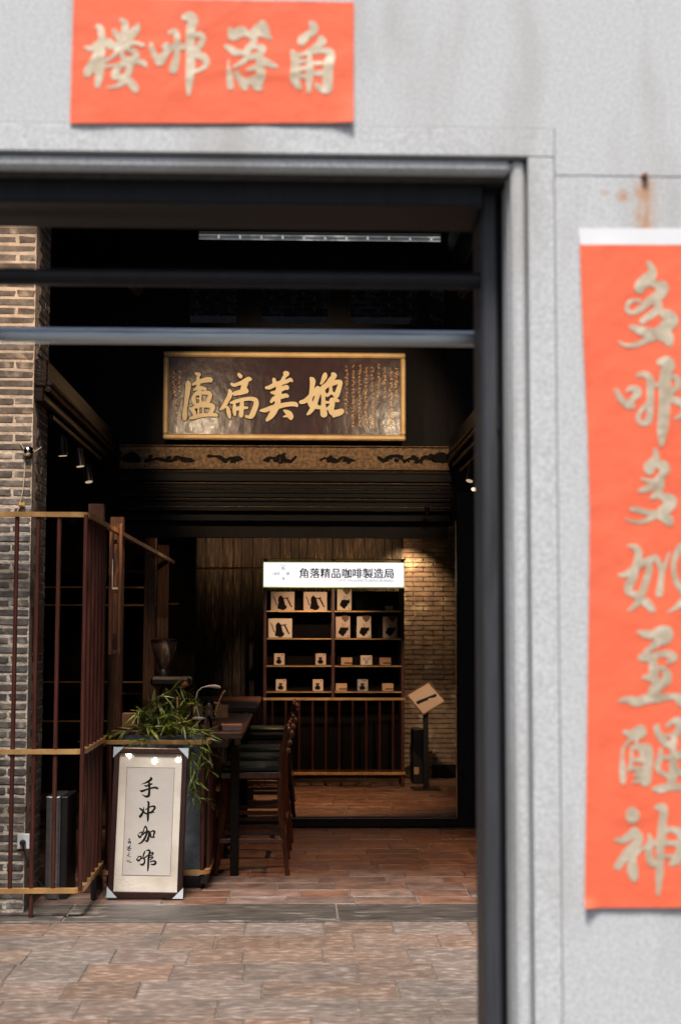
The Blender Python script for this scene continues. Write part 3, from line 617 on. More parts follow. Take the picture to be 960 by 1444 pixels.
G_XING = [[(190,210,24),(270,240,46),(370,180,46),(420,170,46),(430,230,50),(350,280,40),(280,310,24),(210,380,18),(165,460,18),(160,600,24),(165,720,42),(170,850,36),(170,910,16)],
 [(350,290,20),(350,380,18)], [(290,420,20),(400,420,42),(500,420,46),(530,500,46),(510,650,56),(490,800,62),(480,900,46),(400,870,30),(310,890,16)],
 [(285,440,16),(280,600,22),(255,720,22)], [(300,590,22),(420,590,36),(480,580,36)], [(280,700,22),(450,720,46)], [(330,790,24),(450,790,36)], [(430,500,40)],
 [(625,140,36),(640,220,42),(700,310,46),(760,370,46),(840,390,46)], [(760,135,18),(830,80,30),(920,60,45),(930,150,45),(880,250,40),(790,260,22),(720,270,24),(690,280,24)],
 [(870,290,30),(850,370,45),(840,450,40)], [(740,380,35)], [(680,450,22),(680,540,30),(640,640,42),(650,730,30),(740,790,30),(830,800,45),(900,750,55)],
 [(650,530,20),(750,560,24),(870,540,50),(960,510,46),(1040,520,40)], [(850,640,55),(850,720,55),(830,860,55),(820,940,55)], [(580,985,20),(680,980,55),(800,960,42),(960,960,42),(1060,965,36)], [(1040,520,36),(1060,640,30),(1030,760,34),(900,760,40)]]
G_SHEN = [[(300,190,62),(300,240,92),(300,290,56)], [(80,570,24),(180,570,45),(290,490,55),(330,440,36),(390,520,46),(360,620,60),(260,720,65),(170,830,56),(100,930,48)],
 [(300,700,50),(300,850,52),(300,970,72),(320,1060,56),(320,1110,30)], [(330,790,24),(420,700,16),(490,640,20)],
 [(620,130,26),(700,130,55),(720,220,52),(700,350,52),(690,500,56),(670,700,52),(665,900,52),(660,1050,46),(650,1200,32),(645,1310,18)],
 [(520,500,14),(540,600,40),(520,700,45),(530,820,46),(560,890,42),(640,880,36)], [(560,610,30),(700,600,52),(800,610,30),(920,620,45)],
 [(740,430,40),(850,430,36),(950,480,55),(970,600,55),(940,750,64),(900,850,50),(820,890,30)], [(650,790,34),(780,790,24),(860,800,34)]]

def sheet(n0, n1, fn, thick, name, m, parent):
    """paper sheet: grid of points fn(u,v) -> world, given a little thickness"""
    vs = []; 
    for j_ in range(n1+1):
        for i in range(n0+1): vs.append(fn(i/n0, j_/n1))
    N_ = len(vs); vs2 = [(v[0], v[1]+thick, v[2]) for v in vs]; fs = []
    for j_ in range(n1):
        for i in range(n0):
            a = j_*(n0+1)+i; q = (a, a+1, a+n0+2, a+n0+1); fs.append(q); fs.append(tuple(N_+k for k in reversed(q)))
    def side_(l):
        for a, b in zip(l, l[1:]): fs.append((a, b, b+N_, a+N_))
    side_([i for i in range(n0+1)]); side_([n1*(n0+1)+i for i in range(n0, -1, -1)])
    side_([j_*(n0+1)+n0 for j_ in range(n1+1)]); side_([j_*(n0+1) for j_ in range(n1, -1, -1)])
    mb = MB(); mb.v = [tuple(v) for v in vs+[Vector(q) for q in vs2]]; mb.f = fs
    return mb.build(name, m, parent, smooth=True)

BD = FD-0.0075
def wav(X, Z, s=0.0): return 0.0022*mnoise.noise(Vector((X*5+s, Z*3, 1.3))) + 0.0012*mnoise.noise(Vector((X*14+s, Z*9, 4.1))) + 0.0013*abs(mnoise.noise(Vector((X*9+s, Z*5+X*3, 7.7)))) - 0.0009*max(0, 1-abs(mnoise.noise(Vector((X*4+s, Z*6-X*4, 2.2))))*9)
bn = empty('door_banner', at(298, 175, BD), 'wide orange-red paper banner with four gold brush characters pasted above the door', 'banner')
c4 = [(104, -4), (499, 3), (498, 173), (99, 174)]
def banner_pt(u, v):
    x = (c4[0][0]*(1-u)+c4[1][0]*u)*(1-v)+(c4[3][0]*(1-u)+c4[2][0]*u)*v
    y = (c4[0][1]*(1-u)+c4[1][1]*u)*(1-v)+(c4[3][1]*(1-u)+c4[2][1]*u)*v
    p = at(x, y, BD); lift = 0.010*max(0, (u-0.9)/0.1)**2*max(0, (v-0.72)/0.28)**1.5
    return Vector((p.x, p.y+wav(p.x, p.z)-lift, p.z))
sheet(90, 40, banner_pt, 0.0012, 'paper', 'red_paper', bn)
def on_banner(s=0.0, lift=0.0012):
    def f(x, y):
        p = at(x, y, BD); return Vector((p.x, p.y+wav(p.x, p.z, s)-lift, p.z))
    return f
for st, rg in ((T_LOU, (110,20,210,140)), (T_FEI, (205,10,305,140)), (T_LUO, (310,20,400,135)), (T_JIAO, (400,20,490,140))):
    glyph(st, rg, 960, 15, on_banner(), 'character', 'gold_ink', bn, grow=5)

cp = empty('door_couplet', at(925, 1282, BD), 'long orange-red paper couplet with a column of gold brush characters right of the door', 'couplet')
def ledge(y):
    P = [(323, 815.5), (345, 817), (480, 822), (600, 828), (720, 831), (850, 830), (1000, 828), (1150, 826), (1280, 824)]
    for (a, xa), (b, xb) in zip(P, P[1:]):
        if y <= b: return xa+(xb-xa)*(y-a)/(b-a)
    return P[-1][1]
def coup(y0, y1):
    def f(u, v):
        y = y0+(y1-y0)*v; xl = ledge(y); x = xl+(1037-xl)*u
        p = at(x, y, BD); lift = 0.012*max(0, (v-0.985)/0.015)*max(0, 1-u/0.10) if y1 > 1000 else 0
        return Vector((p.x, p.y+wav(p.x, p.z, 5)-lift, p.z))
    return f
sheet(36, 150, coup(345.3, 1280), 0.0012, 'paper', 'red_paper', cp)
sheet(14, 3, coup(322, 345), 0.0012, 'white_border', 'white_paper', cp)
ob5 = on_banner(5)
for st, rg in ((G_DUO1,(860,360,960,500)), (G_FEI,(860,495,960,635)), (G_DUO2,(860,625,960,755)), (G_MIAO,(860,755,960,875)), (G_LI,(860,875,960,1005)), (G_XING,(860,1010,960,1130)), (G_SHEN,(860,1125,960,1275))):
    glyph(st, rg, 960, 15, ob5, 'character', 'gold_ink', cp, grow=4)

# ================================================================== UPPER BEAMS, FRIEZE, PLAQUE
PD = 12.60
XL_, XR_ = px(165, PD), px(634, PD)
fz = empty('carved_frieze', (0, PD, pz(661, PD)), 'gilded carved frieze board with dark scroll relief below the name plaque', 'frieze')
z0, z1 = pz(660.5, PD), pz(630.5, PD)
MB().bbox((XL_, PD, z0), (XR_, PD+0.08, z1), 0.004).build('board', 'gilt_old', fz)
MB().bbox((XL_, PD-0.03, z1), (XR_, PD+0.09, z1+0.012), 0.003).build('edge_strip', 'gilt_old', fz)
MB().bbox((XL_, PD-0.03, z0-0.014), (XR_, PD+0.09, z0), 0.003).build('edge_strip', 'gilt_old', fz)
rr = random.Random(4)
def place_f(x, y): return at(x, y, PD)-Vector((0, 0.0006, 0))
def motif(xc, w, seed):
    q = random.Random(seed); sts = []
    n = max(4, int(w/7))
    main = [(xc-w/2+w*i/n, 647+q.uniform(-5, 5)*(1 if i % 2 else -1)*0.8, q.uniform(1.2, 2.8)) for i in range(n+1)]
    sts.append(main)
    for k in range(int(w/6)):
        bx = xc+q.uniform(-w/2, w/2)*0.9; by = 647+q.uniform(-4, 4); a = q.uniform(0, 6.28); L_ = q.uniform(3, 8); pts = []
        for t in range(5):
            pts.append((bx, min(657, max(636, by)), max(0.7, 2.3-0.4*t))); bx += math.cos(a)*L_/3; by += math.sin(a)*L_/4; a += q.uniform(0.5, 1.1)
        sts.append(pts)
    return sts
for xc, w, sd in ((240, 68, 1), (318, 46, 2), (395, 44, 3), (475, 48, 4), (573, 78, 5)):
    glyph([[(a*10, b*10, c*10) for a, b, c in st] for st in motif(xc, w, sd)], (0, 0, 96, 96), 960, 8, place_f, 'relief_scroll', 'black_lacquer', fz, thick=0.012)
for xc in (187, 622):
    glyph([[(xc*10-100, 6470, 50), (xc*10, 6450, 75), (xc*10+80, 6480, 45)]], (0, 0, 96, 96), 960, 8, place_f, 'relief_scroll', 'black_lacquer', fz, thick=0.012)

# mouldings on the header under the frieze
hd = empty('header_beam', (0, PD, pz(742, PD)), 'dark moulded header beam spanning the room under the gilded frieze', 'beam')
prev = z0-0.014
for ya, yb, dy in ((663.5, 668, 0.02), (668, 680, -0.03), (680, 684, 0.01), (684, 690, -0.035), (690, 696, -0.015), (696, 703, -0.05), (703, 708, -0.01), (708, 715, -0.04), (715, 722, -0.055), (722, 735, 0.02)):
    a, b = pz(ya, PD), pz(yb, PD)
    MB().bbox((XL_-0.01, PD+dy, b+.0004), (XR_+0.02, PD+0.12, a-.0004), 0.006).build('moulding', 'moulding_wood', hd)
for yy, dy, hh in ((664.5, .012, .004), (682, -.032, .005), (690.5, -.037, .003), (704.5, -.052, .004), (715.5, -.057, .005)):
    MB().bbox((px(200, PD), PD+dy-.004, pz(yy, PD)-hh/2), (XR_, PD+dy-.0003, pz(yy, PD)+hh/2), .001).build('highlight_line', 'gilt_old', hd)  # thin strips painted in as highlights on the moulding edges
# beams running front to back on both sides
for sx, x0, x1, lab in ((-1, px(166, PD)-0.20, px(166, PD), 'long dark carved beam running back from the brick pier on the left'), (1, px(633.5, PD), px(633.5, PD)+0.2, 'long dark carved beam running back along the right side')):
    b = empty('side_beam', ((x0+x1)/2, 9.4, pz(656, PD)), lab, 'beam')
    za, zb = pz(656, PD), pz(619, PD)
    MB().bbox((x0, 8.9, za+0.06), (x1, PD-.06, zb), 0.01).build('beam_body', 'beam_wood', b)
    xi_ = x1 if sx < 0 else x0; o_ = -sx
    MB().tube([(xi_+o_*0.012, 8.9, za+0.085), (xi_+o_*0.012, PD-.06, za+0.085)], 0.016, 8).build('bead_moulding', 'beam_wood', b, smooth=True)
    MB().tube([(xi_+o_*0.004, 8.9, za+0.045), (xi_+o_*0.004, PD-.06, za+0.045)], 0.020, 8).build('bead_moulding', 'beam_wood', b, smooth=True)
    MB().bbox((x0+.02, 8.9, za-0.03), (x1-.02, PD-.06, za+0.058), 0.01).build('beam_body', 'beam_wood', b)
    b2 = MB().bbox((x0, 8.9, 4.95), (x0+0.16, 12.6, 5.2), 0.01).build('roof_beam', 'dark_wood'); tag(b2, 'upper roof beam faintly seen in the dark above the '+('left' if sx < 0 else 'right')+' carved beam', 'beam')

# upper gable screen with smoked panes over the header
zt = pz(339, PD+.12); 
gs = empty('upper_screen', (0, PD+.15, pz(619, PD)), 'dark timber screen with smoked windows high above the name plaque', 'screen')
zw0, zw1 = pz(456, PD+.12), pz(398, PD+.12)
MB().box((-2.72, PD+.10, 2.62), (XL_-.0, PD+.22, 5.62)).build('side_panel', 'dark_wood', gs); MB().box((XR_, PD+.10, 2.62), (1.64, PD+.22, 5.62)).build('side_panel', 'dark_wood', gs)
MB().box((XL_, PD+.125, z0-0.6), (XR_, PD+.22, zw0)).build('lower_panel', 'dark_wood', gs)
MB().box((XL_, PD+.125, zw1), (XR_, PD+.22, zt)).build('upper_rail', 'dark_wood', gs)
MB().box((XL_, PD+.125, pz(327, PD+.12)), (XR_, PD+.22, 5.62)).build('upper_rail', 'dark_wood', gs)
gaps = [(262, 330), (366, 462), (494, 590), (607, 629)]; e = 165
for a, b in gaps:
    MB().box((px(e, PD+.125)+.0005, PD+.128, zw0+.0005), (px(a, PD+.125), PD+.21, zw1-.0005)).build('post', 'dark_wood', gs)
    MB().box((px(a, PD+.125), PD+.17, zw0), (px(b, PD+.125), PD+.175, zw1)).build('pane', 'smoked_glass', gs); e = b
MB().box((px(e, PD+.125)+.0005, PD+.128, zw0), (XR_, PD+.21, zw1)).build('post', 'dark_wood', gs)
for a, b in ((100, 273), (626, 700)):
    MB().box((px(a, PD), PD+.13, zt+.0005), (px(b, PD), PD+.21, pz(327, PD+.12)-.0005)).build('post', 'dark_wood', gs)

# plaque
QD = 12.46
pq = empty('name_plaque', at(400, 619, QD), 'large carved name plaque with gilt frame and four gilt characters on dark lacquer', 'plaque')
a = at(230, 619.5, QD); b = at(571.5, 498.5, QD); fwid = 0.046
MB().bbox((a.x+fwid*.5, QD+.012, a.z+fwid*.5), (b.x-fwid*.5, QD+.04, b.z-fwid*.5), 0.002).build('panel', 'lacquer', pq)
fr = [((a.x, QD-.03, b.z-fwid), (b.x, QD+.05, b.z)), ((a.x, QD-.03, a.z), (b.x, QD+.05, a.z+fwid)), ((a.x, QD-.0295, a.z+fwid+.0004), (a.x+fwid, QD+.05, b.z-fwid-.0004)), ((b.x-fwid, QD-.0295, a.z+fwid+.0004), (b.x, QD+.05, b.z-fwid-.0004))]
for p0, p1 in fr: MB().bbox(p0, p1, 0.012).build('frame_rail', 'gilt', pq)
def place_q(x, y): return at(x, y, QD+.0115)
P_LU = [[(500,230,22),(560,255,38)], [(545,320,32),(530,370,24)], [(450,445,26),(540,400,36),(650,370,46),(740,350,52),(780,360,46)],
 [(350,400,32),(355,450,52),(340,600,48),(310,800,40),(290,950,38),(285,1040,48),(285,1100,42)], [(560,440,24),(520,490,20)], [(470,550,22),(560,505,28),(640,520,32),(690,530,20)],
 [(580,560,28),(500,620,26),(460,690,36),(460,760,42),(490,830,26)], [(540,630,28),(640,605,32),(740,610,42),(780,650,34),(750,720,42),(720,790,36),(600,820,30),(500,845,26)],
 [(590,640,20),(590,780,24)], [(520,720,10),(590,715,14)], [(400,900,22),(450,960,42),(470,1010,36)], [(460,890,26),(600,860,30),(740,850,42),(820,860,42),(820,920,42),(780,990,36)],
 [(550,890,17),(550,1000,17)], [(640,890,14),(640,1000,16)], [(390,1100,25),(500,1070,38),(640,1040,34),(780,1030,32),(880,1035,32),(910,1045,20)]]
P_BIAN = [[(505,250,28),(540,290,36)], [(370,440,26),(420,460,30),(540,420,36),(650,370,46),(700,340,40),(740,350,20)], [(640,420,50),(600,500,52),(560,580,45),(440,620,45)],
 [(640,560,45),(680,575,20)], [(520,620,35),(660,590,25)], [(330,560,26),(340,630,45),(280,760,42),(210,880,38),(150,930,18)], [(290,890,26),(310,980,42),(330,1080,26)],
 [(360,800,24),(460,770,35),(600,735,34),(740,720,36),(830,750,42),(840,830,48),(800,950,48),(760,1040,50),(720,1080,30),(650,1060,26)], [(420,850,30),(420,950,36),(430,1030,26)],
 [(570,790,34),(560,900,42),(550,1040,42)], [(420,920,34),(550,900,34),(670,895,20)]]
P_MEI = [[(580,230,42),(620,240,36),(560,300,32),(520,380,36),(450,440,36)], [(360,350,32),(370,400,36),(380,450,26)], [(215,510,26),(280,500,38),(400,440,42),(520,410,42),(620,380,36),(680,350,30),(715,385,16)],
 [(460,470,55),(450,600,58),(430,720,55),(430,820,55),(380,930,60),(310,1040,56),(230,1130,30)], [(310,600,18),(400,600,42),(520,530,42),(600,500,42),(620,520,30)],
 [(310,780,26),(370,710,36),(480,690,42),(580,660,38),(620,670,30)], [(110,950,22),(200,940,42),(330,890,42),(480,860,46),(620,830,42),(760,825,42),(800,850,30)],
 [(560,950,20),(640,1000,50),(680,1060,56),(690,1100,32)], [(545,1070,12),(620,1050,24)]]
P_PI = [[(280,285,22),(310,330,46),(300,430,38),(290,540,40),(260,660,40),(290,750,34),(380,770,34),(440,780,26)], [(110,690,30),(180,670,36),(280,580,36),(380,480,40),(400,450,30),(410,520,36),(370,640,40),(330,760,40),(260,860,30),(220,895,16)],
 [(520,220,30),(510,260,42),(480,330,30),(450,375,16)], [(650,220,32),(680,240,36),(620,310,46),(560,390,42),(480,460,45),(490,560,36),(490,700,34),(490,820,52),(500,890,56)],
 [(600,400,34),(700,355,36),(780,350,30),(760,430,38),(730,530,42),(710,590,30),(640,530,24)], [(615,440,26),(610,520,28),(560,580,20)], [(520,560,30)],
 [(520,690,20),(600,690,20),(640,650,36),(740,665,24)], [(640,660,42),(640,750,40),(620,820,45),(660,870,50),(740,860,46),(800,840,38),(780,880,28),(660,930,18)], [(560,800,18),(600,760,24)]]
for st, rg in ((P_LU, (240,510,310,610)), (P_BIAN, (300,510,370,610)), (P_MEI, (360,510,430,610)), (P_PI, (415,510,495,610))):
    glyph(st, rg, 960, 16, place_q, 'character_edge', 'black_lacquer', pq, thick=0.004, grow=16)
    glyph(st, rg, 960, 13, place_q, 'character', 'gilt_letter', pq, thick=0.016, grow=2)
# small carved columns of writing, too fine to read
def tiny_text(cols, name, seed):
    q = random.Random(seed); mb = MB()
    for x, y0, y1, dy in cols:
        y = y0
        while y < y1:
            for k in range(4):
                xx = x+q.uniform(-1.7, 1.7); yy = y+q.uniform(-dy*.38, dy*.38); a_ = q.choice((0, 0, 1.57, 0.7, -0.7)); l = q.uniform(0.8, 1.9); h = q.uniform(0.22, 0.42)
                ca, sa = math.cos(a_), math.sin(a_); P_ = [(-l, -h), (l, -h), (l, h), (-l, h)]
                q4 = [at(xx+u*ca-v*sa, yy+u*sa+v*ca, QD+.0115) for u, v in P_]
                n = len(mb.v); t = q.uniform(.004, .007)
                mb.v += [(p.x, p.y-t, p.z) for p in q4]+[tuple(p) for p in q4]
                mb.f += [(n, n+3, n+2, n+1)]+[(n+i, n+(i+1) % 4, n+4+(i+1) % 4, n+4+i) for i in range(4)]
            y += dy
    o = mb.build(name, 'gilt_small', pq); tag(o, kind='stuff')
tiny_text([(488.5, 516, 586, 5.4), (498, 517, 601, 5.2), (507, 517, 604, 5.2), (516, 519, 603, 5.2), (525, 519, 603, 5.2), (533.5, 515, 568, 5.6), (542, 520, 563, 5.6), (551, 520, 603, 5.2), (558.5, 521, 560, 5.2)], 'small_inscription', 3)
tiny_text([(246.5, 526, 556, 7), (253.5, 525, 556, 7), (249, 559, 597, 8.2)], 'small_inscription', 9)

RX, RY = px(119.5, 8.72), 8.72
# ================================================================== INNER DOOR FRAME, LEFT PARTITION, CABINET
dz = pz(742, PD)
idf = empty('inner_door_frame', (px(664, 12.5), 12.5, 0), 'black timber frame and raised threshold of the back room doorway', 'door frame')
MB().bbox((px(646, 12.5, 900), 12.60, 0), (1.636, 12.72, dz+.3), 0.006).build('jamb', 'black_wood', idf)
MB().bbox((RX+.03, 12.60, 0.006), (px(646, 12.6, 900)-.001, 12.71, 0.085), 0.006).build('threshold', 'black_wood', idf)
MB().box((px(644.4, 12.455, 900), 12.592, 0.09), (px(645.8, 12.455, 900), 12.599, dz+.05)).build('trim', 'brass', idf)
MB().box((px(330, 12.455), 12.590, 0.079), (px(645, 12.455), 12.598, 0.0835)).build('trim', 'steel', idf)
QP = 15.3
pt = empty('timber_partition', (-1.8, QP, 0), 'dark timber partition wall behind the bar', 'partition')
MB().box((-2.72, QP, 0), (px(275, QP), QP+0.09, 2.799)).build('panel', 'dark_wood', pt)
for i in range(6):
    x = -2.6+i*0.245
    MB().bbox((x, QP-0.02, 0.1), (x+0.2, QP-.0005, 2.7), 0.01).build('board', 'dark_wood', pt)
cb = empty('wall_cabinet', (-1.9, 14.7, 0), 'dark tall cabinet with thin brass shelf edges in the shade behind the railing', 'cabinet')
MB().bbox((-2.7, 14.6, 0), (-2.655, 14.96, 2.3), 0.003).bbox((-1.52, 14.6, 0), (-1.48, 14.96, 2.3), 0.003).bbox((-2.65, 14.6, 2.26), (-1.525, 14.96, 2.3), 0.003).build('carcass', 'dark_wood', cb)
for yy in (829, 854, 962, 1017):
    z = pz(yy, 14.6)
    MB().box((-2.65, 14.61, z-.012), (-1.525, 14.96, z+.012)).build('shelf', 'dark_wood', cb)
    MB().box((-2.65, 14.59, z-.006), (-1.525, 14.599, z+.006)).build('shelf_edge', 'brass', cb)
o = empty('brass_rail', (-1.3, 15.2, pz(852, 15.2)), 'thin brass wall rail in the shade behind the square posts', 'rail')
MB().tube([(px(170, 15.2), 15.2, pz(852, 15.2)), (px(252, 15.2), 15.2, pz(852, 15.2))], 0.010, 8).build('bar', 'brass', o)
MB().tube([(px(172, 15.2), 15.2, pz(978, 15.2)), (px(203, 15.2), 15.2, pz(978, 15.2))], 0.012, 8).build('bar', 'brass', o)
o = MB().tube([(px(262, 15.9), 15.95, pz(801.5, 15.9)), (px(371, 15.9), 15.95, pz(801.5, 15.9))], 0.012, 8).build('brass_rail', 'brass'); tag(o, 'thin brass rail reaching left from the coffee shop shelf', 'rail')

# ================================================================== RAILING SCREEN (tall section, return, planter section)
ZR = [pz(y, RY, 60) for y in (725.5, 1060, 1256)]
sc_ = empty('railing_screen', (-1.6, 9.1, 0), 'tall railing of dark red rods between brass rails in front of the brick pier', 'railing')
def rail(pts, w, h, name, parent, m='brass'):
    """flat bar following pts (horizontal path), w wide, h tall"""
    pts = [Vector(p) for p in pts]; mb = MB(); n = len(pts)
    for i, p in enumerate(pts):
        d = (pts[min(i+1, n-1)]-pts[max(i-1, 0)]); d.z = 0; d.normalize(); s_ = Vector((-d.y, d.x, 0))*w/2
        for q in (p+s_-Vector((0,0,h/2)), p-s_-Vector((0,0,h/2)), p-s_+Vector((0,0,h/2)), p+s_+Vector((0,0,h/2))): mb.v.append(tuple(q))
    for i in range(n-1):
        for k in range(4): a = i*4+k; b_ = i*4+(k+1) % 4; mb.f.append((a, b_, b_+4, a+4))
    mb.f += [(3,2,1,0), tuple((n-1)*4+k for k in range(4))]
    return mb.build(name, m, parent)
def corner(c, r=0.05, n=6):   # rounded corner from heading +X to heading +Y
    return [(c[0]-r+r*math.sin(R(90*k/n)), c[1]+r-r*math.cos(R(90*k/n)), c[2]) for k in range(n+1)]
rail([(-2.5, RY, ZR[0])]+corner((RX, RY, ZR[0]))+[(RX, 14.9, ZR[0])], 0.035, 0.030, 'top_rail', sc_)
rail([(-2.5, RY, ZR[1])]+corner((RX, RY, ZR[1]))+[(RX, 9.64, ZR[1]+.004)], 0.035, 0.028, 'middle_rail', sc_)
rail([(-2.5, RY, ZR[2])]+corner((RX, RY, ZR[2]))+[(RX, 9.64, ZR[2]+.012)], 0.035, 0.028, 'bottom_rail', sc_)
for k in range(9):
    x = px(120.5, RY, 800)-0.126*k-(0.033 if k else 0)
    if x < -2.45: continue
    zlo = 0.0 if k in (2, 6) else ZR[2]
    MB().tube([(x, RY+.002, zlo), (x, RY+.002, ZR[0])], 0.0135, 10).build('rod', 'rod_paint', sc_, smooth=True)
for k in range(1, 6):
    MB().tube([(RX-.002, RY+0.03+0.165*k, ZR[2]), (RX-.002, RY+.03+0.165*k, ZR[0])], 0.0135, 10).build('rod', 'rod_paint', sc_, smooth=True)
MB().bbox((RX-.02, RY+.58, .002), (RX+.015, RY+0.90, ZR[2]-.012), 0.004).build('base_plate', 'black_metal', sc_)
# square timber posts carrying the top rail
for k, (D, x0, x1, yt, lab) in enumerate(((9.55, 124, 146, 711.5, 'first square timber post from the front, nearest the brick pier'), (10.67, 155, 174.5, 730, 'second square timber post, behind the small hanging frame'),
                                     (13.15, 204, 220.5, 759, 'third square timber post, above the coffee grinder'), (14.4, 222.5, 238, 769, 'fourth square timber post, the farthest one by the grinder'))):
    z1 = pz(yt, D); x0, x1 = px(x0, D, 760), px(x1, D, 760)
    off = 0.055 if k < 1 else 0.05
    o = MB().bbox((x0, D, 0), (x1, D+0.09, z1), 0.006).build('timber_post', 'post_wood' if k else 'post_wood', None, loc=Vector(((x0+x1)/2, D+.045, 0)))
    tag(o, lab, 'post', 'square timber posts carrying the brass rail')
# hanging narrow timber frame
hx0, hx1 = px(155, 10.2, 760), px(173, 10.2, 760)
hf = empty('hanging_frame', ((hx0+hx1)/2, 10.2, pz(738, 10.2)), 'narrow tall timber frame hanging from the brass rail between the first two posts', 'frame')
zt_, zb_ = pz(740, 10.2), pz(924, 10.2)
for a_, b_ in ((hx0, hx0+.028), (hx1-.024, hx1)): MB().bbox((a_, 10.18, zb_), (b_, 10.23, zt_), .004).build('stile', 'post_wood', hf)
for yy in (744, 765, 834, 921): z = pz(yy, 10.2); MB().bbox((hx0+.0285, 10.185, z-.014), (hx1-.0245, 10.225, z+.014), .003).build('crosspiece', 'post_wood', hf)
MB().box((hx0+.0285, 10.183, pz(832, 10.2)), (hx1-.0245, 10.185, pz(829, 10.2))).box((hx0+.024, 10.178, pz(832, 10.2)), (hx0+.029, 10.1795, pz(790, 10.2))).build('white_edging', 'white_plastic', hf)
MB().tube([(hx0+.02, 10.2, zt_), (RX, 10.2, ZR[0]-.02)], 0.004, 6).build('hook', 'brass', hf)

# planter section of the railing
PYF = 9.68
xa, xb = px(152, PYF, 1046), px(294, PYF, 1046)
zp = [pz(1046.5, PYF, 220), pz(1230, PYF, 220)]
ps = empty('planter_railing', ((xa+xb)/2, PYF, 0), 'low railing cage with brass rails round the bamboo planter', 'railing')
for z, nm in ((zp[0], 'top_rail'), (zp[1], 'bottom_rail')):
    rail([(xa-.035, PYF-.035, z), (xa, PYF, z)]+corner((xb, PYF, z))+[(xb, 10.5, z)], 0.032, 0.027, nm, ps)
for x in (xa+.02, xa+.13, px(288, PYF)):
    MB().tube([(x, PYF+.002, zp[1]), (x, PYF+.002, zp[0])], 0.0135, 10).build('rod', 'rod_paint', ps, smooth=True)
for k in range(7):
    y = PYF+0.09+k*0.115
    MB().tube([(xb-.002, y, zp[1]), (xb-.002, y, zp[0])], 0.0135, 10).build('rod', 'rod_paint', ps, smooth=True)
MB().bbox((xa, PYF+.05, 0), (xb-.03, 10.45, 0.085), 0.006).build('plinth', 'black_metal', ps)
MB().bbox((xb-.05, PYF+.0, 0.03), (xb+.0, 10.48, zp[1]-.016), 0.006).build('base_plate', 'black_metal', ps)

# planter
pl = empty('metal_planter', ((xa+xb)/2, 9.8, 0.086), 'blue-grey zinc planter box behind the framed calligraphy', 'planter')
ax, bx_ = px(172, 9.80, 1040), px(287, 9.80, 1100)
zpt = pz(1037, 9.80)
w_ = MB(); w_.box((ax, 9.80, .086), (bx_, 9.815, zpt)); w_.box((ax, 10.28, .086), (bx_, 10.295, zpt)); w_.box((ax, 9.8152, .086), (ax+.015, 10.2798, zpt)); w_.box((bx_-.015, 9.8152, .086), (bx_, 10.2798, zpt))
w_.build('box_wall', 'planter_metal', pl)
MB().box((ax+.016, 9.816, .1), (bx_-.016, 10.279, zpt-.05)).build('soil', 'mortar_dark', pl)

# bamboo
bb = empty('bamboo_plant', ((ax+bx_)/2, 9.85, zpt-.05), 'green bamboo with narrow pointed leaves growing out of the zinc planter', 'plant')
rr = random.Random(31)
def leaf_mesh(k):
    q = random.Random(k); L_ = 1.0; w = q.uniform(0.042, 0.066); mb = MB(); n = 6; bend = q.uniform(-.35, .05); tw = q.uniform(-.3, .3)
    for i in range(n+1):
        t = i/n; ww = w*math.sin(math.pi*min(1, t*1.25+.03))**0.8 if t < .8 else w*(1-t)/.2*0.62
        if i == n: ww = .001
        z = bend*t*t; c_, s_ = math.cos(tw*t), math.sin(tw*t)
        mb.v += [(t, -ww*c_, z-ww*s_+.012), (t, 0, z), (t, ww*c_, z+ww*s_+.012)]
    for i in range(n):
        a_ = i*3; mb.f += [(a_, a_+3, a_+4, a_+1), (a_+1, a_+4, a_+5, a_+2)]
    me = mb.mesh('leaf', smooth=True); me.materials.append(MT['leaf']); return me
LM = [leaf_mesh(k) for k in range(6)]
pwb = wloc(bb); nleaf = 0; LEAFMB = MB()
def put_leaf(p, d, ln):
    global nleaf
    q = Vector(d).normalized().to_track_quat('X', 'Z') @ Matrix.Rotation(rr.uniform(-.9, .9), 3, 'X').to_quaternion()
    me_ = rr.choice(LM); nleaf += 1
    if nleaf >= 290 or rr.random() < 0.35:      # further leaves are joined into one part
        mx_ = Matrix.Translation(Vector(p)) @ q.to_matrix().to_4x4() @ Matrix.Scale(ln, 4)
        LEAFMB.add([mx_ @ v.co for v in me_.vertices], [tuple(f.vertices) for f in me_.polygons]); return
    o = bpy.data.objects.new('leaf', me_); COL.objects.link(o); o.parent = bb
    o.location = Vector(p)-pwb; o.rotation_euler = q.to_euler(); o.scale = (ln,)*3
def branch(pts, r0=0.004, every=0.021, ll=(0.08, 0.14), start=0.25):
    P = [Vector((q[0], q[1], q[2])) for q in pts]; sp = [Vector(q) for q in spline([(p.x, p.y, p.z+100) for p in P], 8)]; sp = [Vector((q.x, q.y, q.z-100)) for q in sp]
    MB().tube(sp, [r0*(1-.7*i/len(sp)) for i in range(len(sp))], 5).build('stem', 'stem', bb, smooth=True)
    acc = 0; tot = sum((a-b).length for a, b in zip(sp, sp[1:])); run = 0
    for a, b in zip(sp, sp[1:]):
        run += (b-a).length; acc += (b-a).length
        if run/tot < start: continue
        while acc > every:
            acc -= every; d = (b-a).normalized()
            for _ in range(rr.choice((1, 1, 2, 2))):
                s = Vector((rr.uniform(-1, 1), rr.uniform(-1, 1), rr.uniform(-.7, .6))); put_leaf(b, d*.7+s*.8, rr.uniform(*ll))
    put_leaf(sp[-1], sp[-1]-sp[-2], rr.uniform(*ll))
cx_, cz_ = px(230, 9.98), pz(1040, 9.98)
